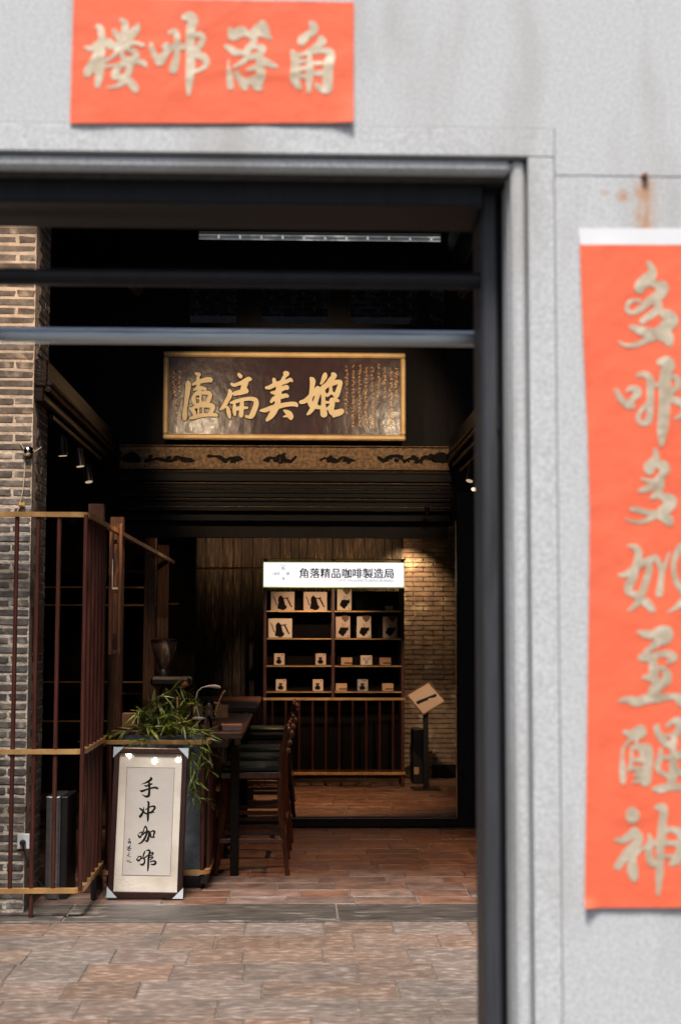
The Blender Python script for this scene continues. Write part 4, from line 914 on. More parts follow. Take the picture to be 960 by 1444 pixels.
for (tx, ty, dep, mid) in ((252, 965, 9.9, .3), (232, 975, 9.7, .0), (205, 995, 9.65, -.1), (165, 1030, 9.6, -.1), (225, 985, 9.75, 0), (272, 985, 9.7, .1), (262, 1010, 9.9, .15), (285, 1025, 9.8, .1),
                           (245, 1000, 9.45, 0), (215, 1020, 9.45, 0), (270, 1020, 9.45, 0), (212, 1035, 9.5, 0), (262, 975, 9.95, 0), (240, 1015, 9.6, 0), (282, 1030, 9.5, 0)):
    e_ = at(tx-4, ty+6, dep+.15); s_ = Vector((cx_+rr.uniform(-.2, .2), 9.98+rr.uniform(-.12, .12), zpt-.06)); m_ = (s_+e_)/2+Vector((rr.uniform(-.04, .04), rr.uniform(-.05, .05), .07))
    branch([s_, m_, e_, e_+Vector(((e_.x-s_.x)*.25, -.03, -.02))])
for pts in (((268, 1045, 9.77), (272, 1070, 9.63), (276, 1090, 9.61), (282, 1105, 9.60)), ((275, 1040, 9.77), (285, 1065, 9.63), (292, 1082, 9.62), (298, 1088, 9.62)),
            ((270, 1042, 9.77), (270, 1090, 9.62), (276, 1120, 9.61), (290, 1128, 9.60)), ((284, 1040, 9.77), (278, 1100, 9.63), (272, 1125, 9.62), (268, 1145, 9.61)), ((262, 1043, 9.77), (272, 1052, 9.62), (290, 1056, 9.59), (298, 1075, 9.59))):
    branch([at(*p) for p in pts], 0.003, 0.026, (0.06, 0.12), 0.2)

tag(LEAFMB.build('foliage', 'leaf', bb, smooth=True), kind='stuff')
# ================================================================== FRAMED CALLIGRAPHY
FRD = 9.20; LEAN = R(7.0)
fo = empty('framed_calligraphy', at(205, 1267, 9.14), 'tall framed calligraphy sheet with black brush characters leaning on the planter railing', 'framed picture')
BL, BR, TR_, TL_ = at(152, 1266, 9.32), at(257, 1266, 9.32), at(262, 1055, 9.43), at(157, 1055, 9.43)
Wd = ((BR.x-BL.x)+(TR_.x-TL_.x))/2; Ht = (TL_.z-BL.z)/math.cos(LEAN)
org = Vector(((BL.x+BR.x)/2, 9.32, max(0.004, BL.z)))
tiltY = R(1.1)
MF = Matrix.Translation(org) @ Matrix.Rotation(tiltY, 4, 'Y') @ Matrix.Rotation(-LEAN, 4, 'X')
def F(x, z, y=0.0): return MF @ Vector((x*Wd/105.0, y, z*Ht/211.0))   # local px: x from centre, z from bottom
def fbox(x0, z0, x1, z1, y0, y1, name, m, c=0.003):
    MB().bbox((x0*Wd/105, y0, z0*Ht/211), (x1*Wd/105, y1, z1*Ht/211), c, MF).build(name, m, fo)
fbox(-52.5, 203, 52.5, 211, -.012, .022, 'frame_rail', 'frame_wood', .005); fbox(-52.5, 0, 52.5, 8, -.012, .022, 'frame_rail', 'frame_wood', .005)
fbox(-52.5, 8.05, -44.5, 202.95, -.0118, .022, 'frame_rail', 'frame_wood', .005); fbox(44.5, 8.05, 52.5, 202.95, -.0118, .022, 'frame_rail', 'frame_wood', .005)
fbox(-45, 7, 45, 204, .006, .012, 'silk_mount', 'mount_silk', .001)
fbox(-33, 31, 34, 183, .0050, .0058, 'rice_paper', 'rice_paper', .0002)
for q in ((-33.4, 31, -32.8, 183), (33.8, 31, 34.4, 183), (-33.4, 30.6, 34.4, 31.1), (-33.4, 182.8, 34.4, 183.3)): fbox(*q, .0044, .0049, 'border_line', 'paper_line', .0001)
for sx in (-1, 1):
    for sz, z0_ in ((1, 0), (-1, 211)):
        P_ = [(sx*53.2, z0_-sz*.7), (sx*53.2, z0_+sz*14.5), (sx*38.5, z0_-sz*.7)]
        mb = MB(); tri = [F(x, z, -.0155) for x, z in P_]+[F(x, z, .024) for x, z in P_]; mb.add(tri, [(0,1,2),(5,4,3),(0,3,4,1),(1,4,5,2),(2,5,3,0)]); mb.build('corner_guard', 'corner_plastic', fo)
def place_s(x, y):
    # native px in the photo -> frame-local
    t = (1266-y)/211.0; xc = (204.5*(1-t)+209.5*t); return F(x-xc, (1266-y), .0040)
S1 = [[(530,220,18),(545,260,32),(470,320,28),(370,370,14),(260,405,4)], [(375,430,13),(430,440,22),(500,400,22),(560,385,22)], [(275,565,20),(320,570,28),(430,530,23),(550,490,22),(650,475,26),(710,495,24)],
 [(490,340,22),(500,450,28),(500,560,30),(490,670,35),(440,710,30),(370,690,16),(300,640,3)],
 [(260,1010,12),(300,1040,26),(350,1080,22),(400,1130,22),(430,1150,22)], [(370,990,12),(360,1060,18),(330,1150,30),(280,1220,36)], [(460,840,16),(490,870,28),(485,980,28),(480,1150,30),(480,1280,27),(475,1350,12)],
 [(410,1050,12),(470,1010,14),(560,960,18),(630,960,28),(650,1000,26),(600,1070,25),(560,1110,28),(480,1130,22)], [(560,1115,16),(630,1110,13)]]
S2 = [[(230,330,12),(270,390,26),(300,390,22),(330,330,18),(350,270,16),(310,270,14),(260,300,12)], [(370,250,18),(390,170,14),(420,120,20),(455,170,20),(460,260,23),(440,350,26),(390,450,28),(310,540,20),(220,570,4)],
 [(360,330,18),(420,270,22),(510,250,26),(510,350,26),(490,440,32),(470,500,22),(430,480,16)], [(550,300,20),(560,370,23),(580,390,18),(650,390,18)], [(550,260,14),(620,230,22),(655,260,26),(630,340,20),(630,380,16)],
 [(210,945,14),(250,985,23),(290,970,20),(330,910,18),(310,880,16),(260,890,14),(240,920,12)], [(420,750,14),(400,800,20),(375,880,18)], [(340,930,16),(420,910,18),(480,860,16),(540,850,18)],
 [(400,930,22),(420,1000,20),(400,1060,25),(350,1090,26),(295,1070,8)], [(460,730,14),(520,720,20),(545,760,26),(520,850,26),(510,1000,26),(510,1130,26),(500,1235,16)],
 [(560,800,12),(620,780,20),(620,820,16),(560,860,14)], [(550,900,12),(620,890,18),(610,920,12),(560,960,16)], [(560,1010,16),(640,990,20),(690,1010,26),(690,1050,28),(640,1080,23),(570,1075,8)]]
S3 = [[(300,270,14),(320,310,26)], [(270,360,8),(280,450,16)], [(290,390,8),(350,370,18),(370,430,18),(360,490,13)], [(290,430,15),(330,410,12)], [(230,620,8),(330,600,18),(370,570,10)], [(340,560,15),(310,640,20),(240,720,15)],
 [(310,650,12),(380,670,12),(440,680,5)], [(280,700,10),(300,750,15),(350,740,15),(350,690,8)], [(290,840,12),(330,860,15),(320,910,12),(270,940,12)], [(230,930,12),(290,960,12),(340,1000,13),(400,1000,8)], [(210,1000,6),(260,1010,8)],
 [(240,1120,12),(260,1170,13),(290,1200,12),(350,1120,10)], [(340,1220,13),(400,1215,16),(440,1220,6)]]
glyph(S1, (180,1085,230,1165), 902, 12, place_s, 'brush_writing', 'ink', fo); glyph(S2, (180,1160,230,1240), 902, 12, place_s, 'brush_writing', 'ink', fo)
glyph(S3, (170,1175,190,1225), 578, 10, place_s, 'small_writing', 'ink', fo)
mb = MB(); mb.add([F(-44.4, 8.2, -.004), F(44.4, 8.2, -.004), F(44.4, 202.8, -.004), F(-44.4, 202.8, -.004)], [(0,1,2,3)]); mb.build('glass_pane', 'pane', fo)

# ================================================================== BAR TABLES
def table(name, x0, x1, y0, y1, z, lab, legs):
    t = empty(name, ((x0+x1)/2, (y0+y1)/2, 0), lab, 'table', 'long bar tables')
    MB().bbox((x0, y0, z-.042), (x1, y1, z), 0.005).build('tabletop', 'table_wood', t)
    MB().bbox((x0+.12, y0+.10, z-.11), (x1-.10, y1-.10, z-.043), 0.004).build('apron', 'stool_wood', t)
    for (lx, ly) in legs: MB().bbox((lx-.03, ly-.03, 0), (lx+.03, ly+.03, z-.111), 0.004).build('leg', 'dark_wood', t)
    return t
table('bar_table', px(262, 9.95, 1034), px(342, 9.95, 1034), 9.95, 12.25, 1.0, 'near bar table of dark wood beside the bamboo, with bar stools along it', ((px(334, 10.3), 10.2), (px(322, 11), 11.6), (-.92, 10.55), (-.92, 11.8)))
table('bar_table', -0.95, -0.35, 12.72, 14.9, 1.02, 'far bar table of dark wood just past the threshold', ((-.45, 12.9), (-.45, 14.7), (-.87, 12.9), (-.87, 14.7)))
# counter behind the planter that carries the grinder
ct = empty('service_counter', (-1.0, 10.6, 0), 'dark service counter behind the bamboo carrying the coffee grinder', 'counter')
cx0, cx1 = px(168, 10.45), px(262, 9.95, 1034)-.002
MB().bbox((cx0, 10.16, .0), (cx1, 12.0, .955), 0.005).build('carcass', 'dark_wood', ct)
MB().bbox((cx0-.01, 10.15, .956), (cx1, 12.02, 1.0), 0.005).build('counter_top', 'table_wood', ct)

# stools (backs at +X, facing the tables)
def make_stool():
    t = empty('bar_stool', (0, 0, 0))
    W2, D2 = 0.19, 0.21; SH = 0.665
    def quad_leg(p0, p1, w0, w1, name='leg'):
        mb = MB(); mb.tube([p0, p1], [w0, w1], 4); return mb.build(name, 'stool_wood', t)
    for sy in (-1, 1):
        quad_leg((-D2-.035, sy*(W2+.02), 0), (-D2+.02, sy*(W2-.02), SH), .018, .024)
        pts = [(D2+.045, sy*(W2+.02), 0), (D2-.005, sy*(W2-.012), SH*.62), (D2-.01, sy*(W2-.02), SH+.02), (D2+.012, sy*(W2-.025), SH+.2), (D2+.042, sy*(W2-.03), 0.985)]
        MB().tube(pts, [.018, .023, .025, .02, .015], 6).build('leg', 'stool_wood', t, smooth=True)
        MB().lathe((D2+.045, sy*(W2-.03), 0.985), [(.012, -.01), (.019, .0), (.019, .016), (.012, .028), (.004, .034)], 10).build('finial', 'stool_wood', t, smooth=True)
        MB().bbox((-D2-.02, sy*(W2+.006)-.012, .22), (D2+.02, sy*(W2+.006)+.012, .25), .003).build('stretcher', 'stool_wood', t)
    for sx in (-1, 1):
        x = sx*(D2+.022) if sx < 0 else D2+.025
        MB().bbox((x-.012, -W2+.0, .17 if sx < 0 else .27), (x+.012, W2, .20 if sx < 0 else .30), .003).build('stretcher', 'stool_wood', t)
    MB().bbox((-D2-.005, -W2-.005, SH-.005), (D2+.0, W2+.005, SH+.04), .006).build('seat_frame', 'stool_wood', t)
    c = MB().bbox((-D2, -W2, SH+.041), (D2-.005, W2, SH+.085), .018); c.build('cushion', 'leather', t, smooth=True)
    for z, th in ((0.955, .028), (0.84, .018)):
        pts = []
        for k in range(9):
            u = k/8*2-1; pts.append((D2+(.036 if z > .9 else .018)+.030*(1-u*u), u*(W2-.03), z))
        MB().tube(pts, th, 8).build('back_rail', 'stool_wood', t, smooth=True)
    return t
st0 = make_stool()
spots = [(-.310, 10.40, 0.02, 'nearest bar stool at the near bar table, dark wood with a deep green cushion'),
         (-.300, 11.15, -0.03, 'second bar stool at the near bar table, half hidden behind the nearest stool'),
         (-.285, 11.95, 0.02, 'third bar stool at the near bar table, just before the threshold'),
         (-.27, 13.35, 0.04, 'first bar stool beyond the threshold, at the far bar table'),
         (-.27, 14.3, -0.02, 'farthest bar stool at the far end of the far bar table')]
for i, (x, y, a_, lab) in enumerate(spots):
    s_ = st0 if i == 0 else copy_tree(st0)
    s_.location = (x, y, 0.002); s_.rotation_euler = (0, 0, a_); tag(s_, lab, 'stool', 'bar stools')

# ================================================================== THINGS ON THE COUNTER
gx = px(232, 10.6); gy = 10.6
gr = empty('coffee_grinder', (gx, gy, 1.001), 'black coffee grinder with an empty clear glass hopper on the counter', 'coffee grinder')
zh0, zh1 = pz(944, gy), pz(905, gy)
MB().lathe((gx, gy, 0), [(.030, zh0), (.040, zh0+.02), (.066, zh0+.09), (.088, zh0+.15), (.094, zh1)], 24).build('hopper', 'hopper_glass', gr, smooth=True)
MB().lathe((gx, gy, 0), [(.098, zh1), (.100, zh1+.006), (.100, zh1+.014), (.060, zh1+.022), (.02, zh1+.024)], 24).build('hopper_lid', 'black_plastic', gr, smooth=True)
MB().lathe((gx, gy, 0), [(.05, 1.30), (.052, zh0-.03), (.036, zh0-.002)], 20).build('collar', 'black_metal', gr, smooth=True)
MB().bbox((gx-.09, gy-.10, 1.29), (gx+.20, gy+.12, 1.36), .02).bbox((gx-.03, gy-.02, 1.02), (gx+.12, gy+.12, 1.289), .02).bbox((gx-.08, gy-.13, 1.002), (gx+.15, gy+.12, 1.03), .01).build('body', 'black_metal', gr)
p = at(261, 964, gy-.105); MB().prism([(p.x-.026, p.z-.012), (p.x+.026, p.z-.012), (p.x, p.z+.022)], 'Y', gy-.106, gy-.1005).build('warning_label', 'red_label', gr)
for xx, yy0, yy1, lab in ((218.3, 973, 1010, 'left'), (250.3, 983, 1003, 'right')):
    d_ = 9.98; x = px(xx, d_, 990); za, zb = pz(yy0, d_), pz(yy1, d_)
    o = MB().bbox((x-.007, d_, zpt-.04), (x+.007, d_+.014, za), .002).build('bamboo_stake', 'kraft'); tag(o, f'{"taller" if lab == "left" else "shorter"} pale wooden stake standing among the bamboo leaves', 'stake', 'plant stakes')
# kraft box and patterned cup on counter edge
def cbox(name, m, x0, y0, x1, y1, D, dep, lab, cat, ztop=None, rot=0):
    a_, b_ = at(x0, y1, D), at(x1, y0, D)
    t = MB().bbox((a_.x, D, a_.z), (b_.x, D+dep, b_.z), .003); o = t.build(name, m, None, loc=Vector(((a_.x+b_.x)/2, D, a_.z)))
    tag(o, lab, cat); return o
sh = MB().bbox((px(166, 9.95), 10.12, .86), (px(222, 9.95), 10.145, .955), .003)
cbox('kraft_box', 'kraft', 172, 1006, 192, 1028, 10.16, .10, 'small kraft paper box standing left of the bamboo leaves', 'box')
mc = empty('patterned_cup', (px(207.5, 10.22), 10.22, 1.001), 'small speckled stone cup right of the kraft box among the leaves', 'cup')
MB().lathe((px(207.5, 10.22), 10.25, 0), [(.028, 1.001), (.036, 1.03), (.036, 1.07)], 18).build('bowl', 'marble', mc, smooth=True)
MB().lathe((px(207.5, 10.22), 10.25, 0), [(.036, 1.0705), (.038, 1.073), (.038, 1.078), (.03, 1.079)], 18).build('rim', 'marble', mc, smooth=True)
# gooseneck lamp
tl = 10.5; gl_ = empty('desk_lamp', (px(279, tl), tl, 1.001), 'small white gooseneck desk lamp on the near bar table', 'lamp')
MB().lathe((px(280, tl), tl, 0), [(.045, 1.001), (.045, 1.012), (.02, 1.02)], 16).build('base', 'white_plastic', gl_, smooth=True)
pp = [(281, 1012), (277.5, 997), (276.5, 985), (279, 975), (285, 969.5), (292, 968)]
MB().tube([at(a_, b_, tl) for a_, b_ in pp], .0045, 8).build('neck', 'white_plastic', gl_, smooth=True)
hd_ = [(290, 968.3), (296, 967.6), (303, 967.8), (309, 968.8), (311.5, 969.8)]
MB().tube([at(a_, b_, tl) for a_, b_ in hd_], [.006, .010, .014, .012, .004], 10).build('lamp_head', 'white_plastic', gl_, smooth=True)
# glass server, dripper, book
def glassware(name, xc, D, prof, lab, cat, handle=None):
    x = px(xc, D); t = empty(name, (x, D, 1.001), lab, cat)
    MB().lathe((x, D, 1.001), prof, 20).build('vessel', 'clear_glass', t, smooth=True)
    z = prof[-1][1]; r = prof[-1][0]
    MB().lathe((x, D, 1.001), [(r, z+.0005), (r+.004, z+.004), (r+.004, z+.012), (r*.5, z+.018)], 18).build('collar', 'white_plastic' if handle is None else 'black_plastic', t, smooth=True)
    if handle: MB().tube([(x+r, D, 1.001+z), (x+r+.05, D, 1.001+z-.01), (x+r+.05, D, 1.001+z*.45), (x+r+.01, D, 1.001+z*.3)], .006, 8).build('handle', handle, t, smooth=True)
    return t
glassware('glass_server', 291, 10.22, [(.045, 0), (.052, .012), (.050, .05), (.034, .085)], 'clear glass coffee server with black collar on the near bar table', 'coffee pot', 'black_plastic')
glassware('glass_dripper', 281, 10.15, [(.025, 0), (.028, .01), (.040, .075)], 'small clear glass dripper left of the glass coffee server', 'dripper')
glassware('storage_jar', 296, 11.2, [(.045, 0), (.048, .02), (.048, .12), (.038, .14)], 'glass storage jar behind the desk lamp on the near bar table', 'jar', 'brass')
ng = empty('napkin_book', (px(325, 10.3), 10.3, 1.001), 'thin pink-brown booklet lying on the near bar table', 'book')
MB().box((px(311, 10.25), 10.25, 1.001), (px(341, 10.25), 10.42, 1.011)).build('pages', 'white_paper', ng); MB().box((px(310.5, 10.25), 10.245, 1.0115), (px(341.5, 10.25), 10.425, 1.030)).build('cover', 'pink_paper', ng)
o = MB().lathe((px(312, 10.12), 10.12, 1.001), [(.011, 0), (.012, .03), (.006, .04), (.006, .055)], 10).build('small_bottle', 'black_plastic', smooth=True); tag(o, 'small dark bottle in front of the pink-brown booklet', 'bottle')
tr = empty('wooden_tray', (px(295, 11.6), 11.6, 1.001), 'pale wooden drawer box behind the desk lamp at the far end of the near table', 'box')
xa_, xb_ = px(273, 11.55), px(322, 11.55)
MB().bbox((xa_, 11.55, 1.001), (xb_, 11.565, 1.105), .003).build('front', 'kraft', tr); MB().bbox((xa_, 11.566, 1.001), (xb_, 11.8, 1.10), .003).build('body', 'table_wood', tr)
o = MB().tube([at(303, 1008, 10.8), at(308, 992, 10.8), at(314, 978, 10.8), at(318, 974, 10.8)], [.005, .005, .006, .009], 8).build('bent_straw', 'kraft', smooth=True); tag(o, 'thin pale bent spout sticking up right of the desk lamp', 'spout')

# ================================================================== PIER DETAILS
sk = empty('wall_socket', at(34, 1186, PY0-.004), 'white wall socket with black plug low on the brick pier', 'socket')
a_, b_ = at(25, 1197, PY0-.004), at(42.5, 1175.5, PY0-.004)
MB().bbox((a_.x, PY0-.012, a_.z), (b_.x, PY0-.0045, b_.z), .003).build('face_plate', 'white_plastic', sk)
p = at(33, 1188, PY0-.012); MB().lathe((p.x, PY0-.0122, p.z), [(.018, 0), (.018, .02), (.010, .034)], 12, 'Y').build('plug', 'black_plastic', sk, smooth=True)
cab = [(33, 1192), (36, 1205), (42, 1222), (50, 1236), (58, 1247), (65, 1254)]
o = MB().tube([Vector(at(x, y, PY0-.03)) for x, y in cab], .005, 6).build('power_cable', 'black_plastic', smooth=True); tag(o, 'black power cable hanging from the wall socket', 'cable')
p = at(40.5, 636.5, PY0-.03)
cm = empty('dome_lamp', p, 'small chrome ball lamp with thin cables on the brick pier', 'lamp')
MB().lathe((p.x, PY0-.0045, p.z), [(.030, 0), (.030, .015), (.034, .03), (.030, .052), (.018, .066), (.005, .071)], 18, 'Y').build('ball', 'chrome', cm, smooth=True)
for pts in (((36, 640), (35.5, 660), (33, 690), (27, 718)), ((44, 640), (54, 634), (59, 630.5)), ((34, 633), (29, 625)), ((31, 702), (25, 722))):
    MB().tube([at(x, y, PY0-.012) for x, y in pts], .0035, 6).build('cable', 'cable', cm, smooth=True)
q = at(31, 711, PY0-.012); MB().bbox((q.x-.018, q.y-.006, q.z-.009), (q.x+.02, q.y+.006, q.z+.009), .002).build('tape', 'yellow', cm)
q0, q1 = PY0+.10, PY0+.40
o = MB().bbox((PX1+.003, q0, pz(922, 8.8)), (PX1+.015, q1, pz(855, 8.8)), .003).build('notice_board', 'notice'); tag(o, 'dark red notice board on the shaded side of the brick pier', 'notice')
# steel box behind the rods
bs = empty('steel_cabinet', (px(86, 9.35), 9.45, 0), 'narrow brushed steel cabinet on the floor beside the brick pier', 'cabinet')
x0_, x1_ = px(74, 9.3), px(88.5, 9.3)-0.0; zt_ = pz(1124, 9.3)
MB().bbox((x0_, 9.3, .01), (px(88, 9.3), 9.315, zt_), .003).build('door', 'steel', bs)
MB().bbox((x0_-.02, 9.316, .0), (px(89, 9.3)+.004, 9.66, zt_+.003), .004).build('body', 'steel', bs)
for yy in (1146, 1191, 1244): q = at(78.5, yy, 9.299); MB().lathe((q.x, 9.2995, q.z), [(.006, 0), (.005, .004)], 8, 'Y').build('rivet', 'chrome', bs)
MB().bbox((px(89, 9.3)+.006, 9.32, .0), (px(99.5, 9.3), 9.7, zt_+.001), .004).build('shaded_side', 'black_metal', bs)  # side face of the steel box, its shade put into a black colour

# ================================================================== SHOP SHELF
SD = 15.85
sf = empty('display_shelf', (px(470, SD), SD+.15, 0), 'tall open display shelf of dark red posts with brass edges under the lit sign', 'shelf')
zt_ = pz(789, SD); dep = .34
for xx in (373.5, 469.5, 567.5):
    for yy in (SD, SD+dep):
        zb_ = 0 if xx != 469.5 else pz(985, SD)
        x = px(xx, SD, 950)
        MB().bbox((x-.018, yy-.018, zb_), (x+.018, yy+.018, zt_), .004).build('post', 'rod_paint', sf)
x0_, x1_ = px(371, SD, 950), px(570, SD, 950)
SHY = [861, 900, 938.5, 975]
for y in SHY:
    z = pz(y, SD)
    MB().bbox((x0_+.012, SD-.012, z-.014), (x1_-.012, SD+dep, z), .003).build('shelf_board', 'stool_wood', sf)
    MB().bbox((x0_+.012, SD-.017, z-.013), (x1_-.012, SD-.0125, z-.001), .001).build('shelf_edge', 'brass', sf)
for y, h in ((985.5, .030), (1090.5, .032), (1086, .012)):
    z = pz(y, SD); MB().bbox((x0_-.0, SD-.035, z-h/2), (x1_+.01, SD-.019, z+h/2), .003).build('rail', 'brass' if h > .02 else 'rod_paint', sf)
for k in range(11):
    x = px(384+k*18.9-19, SD, 1040)
    if x < x0_: continue
    MB().tube([(x, SD-.004, pz(1090, SD)), (x, SD-.004, pz(985, SD))], .012, 8).build('rod', 'rod_paint', sf, smooth=True)
MB().tube([(x0_, SD, zt_), (x1_, SD, zt_)], .008, 8).build('top_rod', 'brass', sf)
for (xx, yy) in ((371, 788), (468, 791), (570, 789), (572.5, 807.5)): q = at(xx, yy, SD-.02); MB().lathe(q, [(.004, -.012), (.012, 0), (.004, .012)], 8).build('knob', 'brass', sf, smooth=True)
MB().box((x0_+.02, SD+dep+.02, .1), (x1_-.02, SD+dep+.03, pz(832, SD))).build('shade_panel', 'shade_board', sf)  # near-black sheet standing in for the shade behind the shelves

lb = empty('lightbox_sign', at(470, 828, SD-.05), 'glowing white lightbox sign with brown Chinese lettering on top of the shelf', 'sign')
a_, b_ = at(371.8, 827.2, SD-.05), at(569.2, 793.8, SD-.05)
MB().bbox((a_.x, SD-.05, a_.z), (b_.x, SD-.045, b_.z), .0015).build('face', 'lightbox', lb)
MB().bbox((a_.x-.006, SD-.0448, a_.z-.010), (b_.x+.008, SD+.05, b_.z+.006), .003).build('casing', 'sign_edge', lb)
text_obj('角落精品咖啡製造局', .1, 488.5, 808.5, SD-.05, 'sign_brown', lb, 'lettering', width=px(555, SD)-px(422.5, SD), off=.0012, bold=.0048)
text_obj('OUTLET SPECIALTY COFFEE MANUFACTURING BUREAU', .03, 488.5, 818.7, SD-.05, 'sign_pale', lb, 'small_lettering', width=px(555, SD)-px(423, SD), off=.0012)
for s_, xx, yy, wpx in (('角', 399, 801.5, 4.6), ('咖啡', 390.5, 809, 8), ('樓', 405.8, 809, 4.6), ('落', 399.5, 816, 4.4)):
    text_obj(s_, .05, xx, yy, SD-.05, 'sign_brown' if len(s_) < 3 else 'sign_pale', lb, 'emblem', width=wpx*SD/FPX, off=.0012)
for st in ([[(3990, 7966, 3), (3960, 7972, 3), (3930, 7975, 2)], [(3990, 7966, 3), (4020, 7972, 3), (4045, 7975, 2)]], [[(3880, 8185, 3), (3940, 8190, 3)], [(4070, 8185, 3), (4100, 8180, 3)]], [[(3850, 8100, 3), (3850, 8080, 3)], [(4150, 8100, 3), (4150, 8080, 3)]]):
    glyph(st, (0, 0, 96, 96), 960, 2.5, lambda x, y: at(x, y, SD-.0512), 'emblem', 'sign_pale', lb)
q = at(528, 829.2, SD-.03); 
sh_ = []
# goods on the shelf: box with a printed front
def carton(name, x0, yb, w, h, mt, pr, lab, cat, group, dep_=.12, yaw=0.0):
    """x0 left px, yb shelf px, w,h px"""
    D = SD+.02; a_ = at(x0, yb-.4, D); s = SD/FPX; W_, H_ = w*s, h*s
    t = empty(name, (a_.x+W_/2, D+dep_/2, pz(yb, SD)+.0005), lab, cat, group)
    MB().bbox((a_.x, D, pz(yb, SD)+.0008), (a_.x+W_, D+dep_, pz(yb, SD)+.0008+H_), .002).build('carton', mt, t)
    zb = pz(yb, SD)+.0008
    for nm, m, sts in pr:
        glyph([[(u*1000, v*1000, r*1000) for u, v, r in st] for st in sts], (0, 0, 1, 1), 1000, 20, lambda u, v, X=a_.x, W=W_, H=H_, Z=zb, DD=D: Vector((X+u*W, DD-.0006-(.0004 if nm != 'print' else 0), Z+(1-v)*H)), nm, m, t)
    return t
kettle = [('print', 'print_dark', [[(.42,.33,.10),(.42,.45,.12)], [(.44,.45,.12),(.46,.7,.15),(.5,.84,.14)], [(.34,.86,.06),(.42,.80,.12),(.60,.86,.06)], [(.40,.80,.1),(.58,.80,.1)], [(.42,.22,.03),(.42,.28,.04)],
          [(.10,.25,.016),(.16,.38,.02),(.2,.55,.02),(.24,.68,.02),(.30,.70,.02)], [(.55,.35,.03),(.66,.34,.03),(.73,.31,.03)], [(.68,.34,.03),(.76,.52,.035),(.82,.68,.035)], [(.86,.76,.045)]])]
bagp = [('print', 'print_dark', [[(.3,.72,.11),(.5,.80,.11)], [(.38,.62,.12),(.62,.70,.12)], [(.50,.58,.08),(.80,.60,.08)], [(.22,.74,.05),(.50,.90,.04)], [(.84,.5,.03),(.80,.62,.05)], [(.86,.92,.035)]]),
        ('print_detail', 'print_brown', [[(.50,.06,.1),(.68,.08,.13),(.82,.06,.1)], [(.60,.2,.05),(.72,.2,.05)]]), ('print_outline', 'print_grey', [[(.48,.34,.03),(.52,.5,.03)], [(.66,.32,.02),(.66,.42,.02)]])]
potp = [('print', 'print_dark', [[(.36,.38,.08),(.56,.38,.08)], [(.38,.55,.07),(.54,.55,.07)], [(.36,.72,.17),(.56,.72,.17)]]), ('print_detail', 'print_red', [[(.80,.12,.07)]])]
conep = [('print', 'print_grey', [[(.2,.3,.04),(.8,.3,.04)], [(.25,.32,.04),(.45,.6,.05),(.45,.85,.05)], [(.75,.32,.04),(.55,.6,.05),(.55,.85,.05)]]), ('print_detail', 'print_red', [[(.85,.15,.06)]])]
bandp = [('print', 'print_dark', [[(.34,.72,.08),(.92,.72,.08)]])]
carton('kettle_box', 382, 861.2, 33, 26.5, 'card_tan', kettle, 'box with a black gooseneck kettle printed on it, left end of the top shelf', 'box', 'kettle boxes')
carton('kettle_box', 428, 861.2, 33, 26.5, 'card_tan', kettle, 'kettle box on the top shelf just left of the middle post', 'box', 'kettle boxes')
carton('kettle_box', 378.5, 899.5, 33, 27, 'card_cream', kettle, 'paler kettle box alone at the left of the second shelf', 'box', 'kettle boxes')
for i, (x, yb, lab) in enumerate(((475.5, 860.5, 'tall coffee filter pack alone on the top shelf'), (473.5, 899.5, 'left one of the three tall filter packs on the second shelf'), (503, 899.5, 'middle one of the three tall filter packs on the second shelf'), (540, 899.5, 'right one of the three tall filter packs on the second shelf'))):
    carton('filter_pack', x, yb, 20, 30, 'card_cream' if i != 1 else 'card_tan', bagp, lab, 'box', 'tall filter packs', .07)
for i, (x, yb, lab) in enumerate(((386.5, 938, 'small pot box at the left end of the third shelf'), (445, 938, 'small pot box just left of the middle post on the third shelf'), (389, 974.7, 'small pot box at the left end of the bottom shelf'), (441, 974.7, 'small pot box just left of the middle post on the bottom shelf'), (504, 974.7, 'small patterned pot box between two low kraft boxes on the bottom shelf'))):
    carton('pot_box', x, yb, 14.5, 16, 'card_tan' if i < 4 else 'marble', potp, lab, 'box', 'small pot boxes', .1)
carton('dripper_box', 508.5, 938, 16, 13.5, 'card_cream', conep, 'small pale dripper box between two low kraft boxes on the third shelf', 'box', None, .1)
for i, (x, yb, lab) in enumerate(((481, 938, 'low kraft box right of the middle post on the third shelf'), (535.5, 938, 'low kraft box at the right end of the third shelf'), (473.5, 974.7, 'low kraft box right of the middle post on the bottom shelf'), (539, 974.7, 'low kraft box at the right end of the bottom shelf'))):
    carton('kraft_carton', x, yb, 15.5, 10.5, 'kraft', bandp, lab, 'box', 'low kraft boxes', .1)
carton('small_card', 543, 860.5, 11, 6, 'card_tan', [], 'small tan card at the right end of the top shelf', 'card', None, .02)

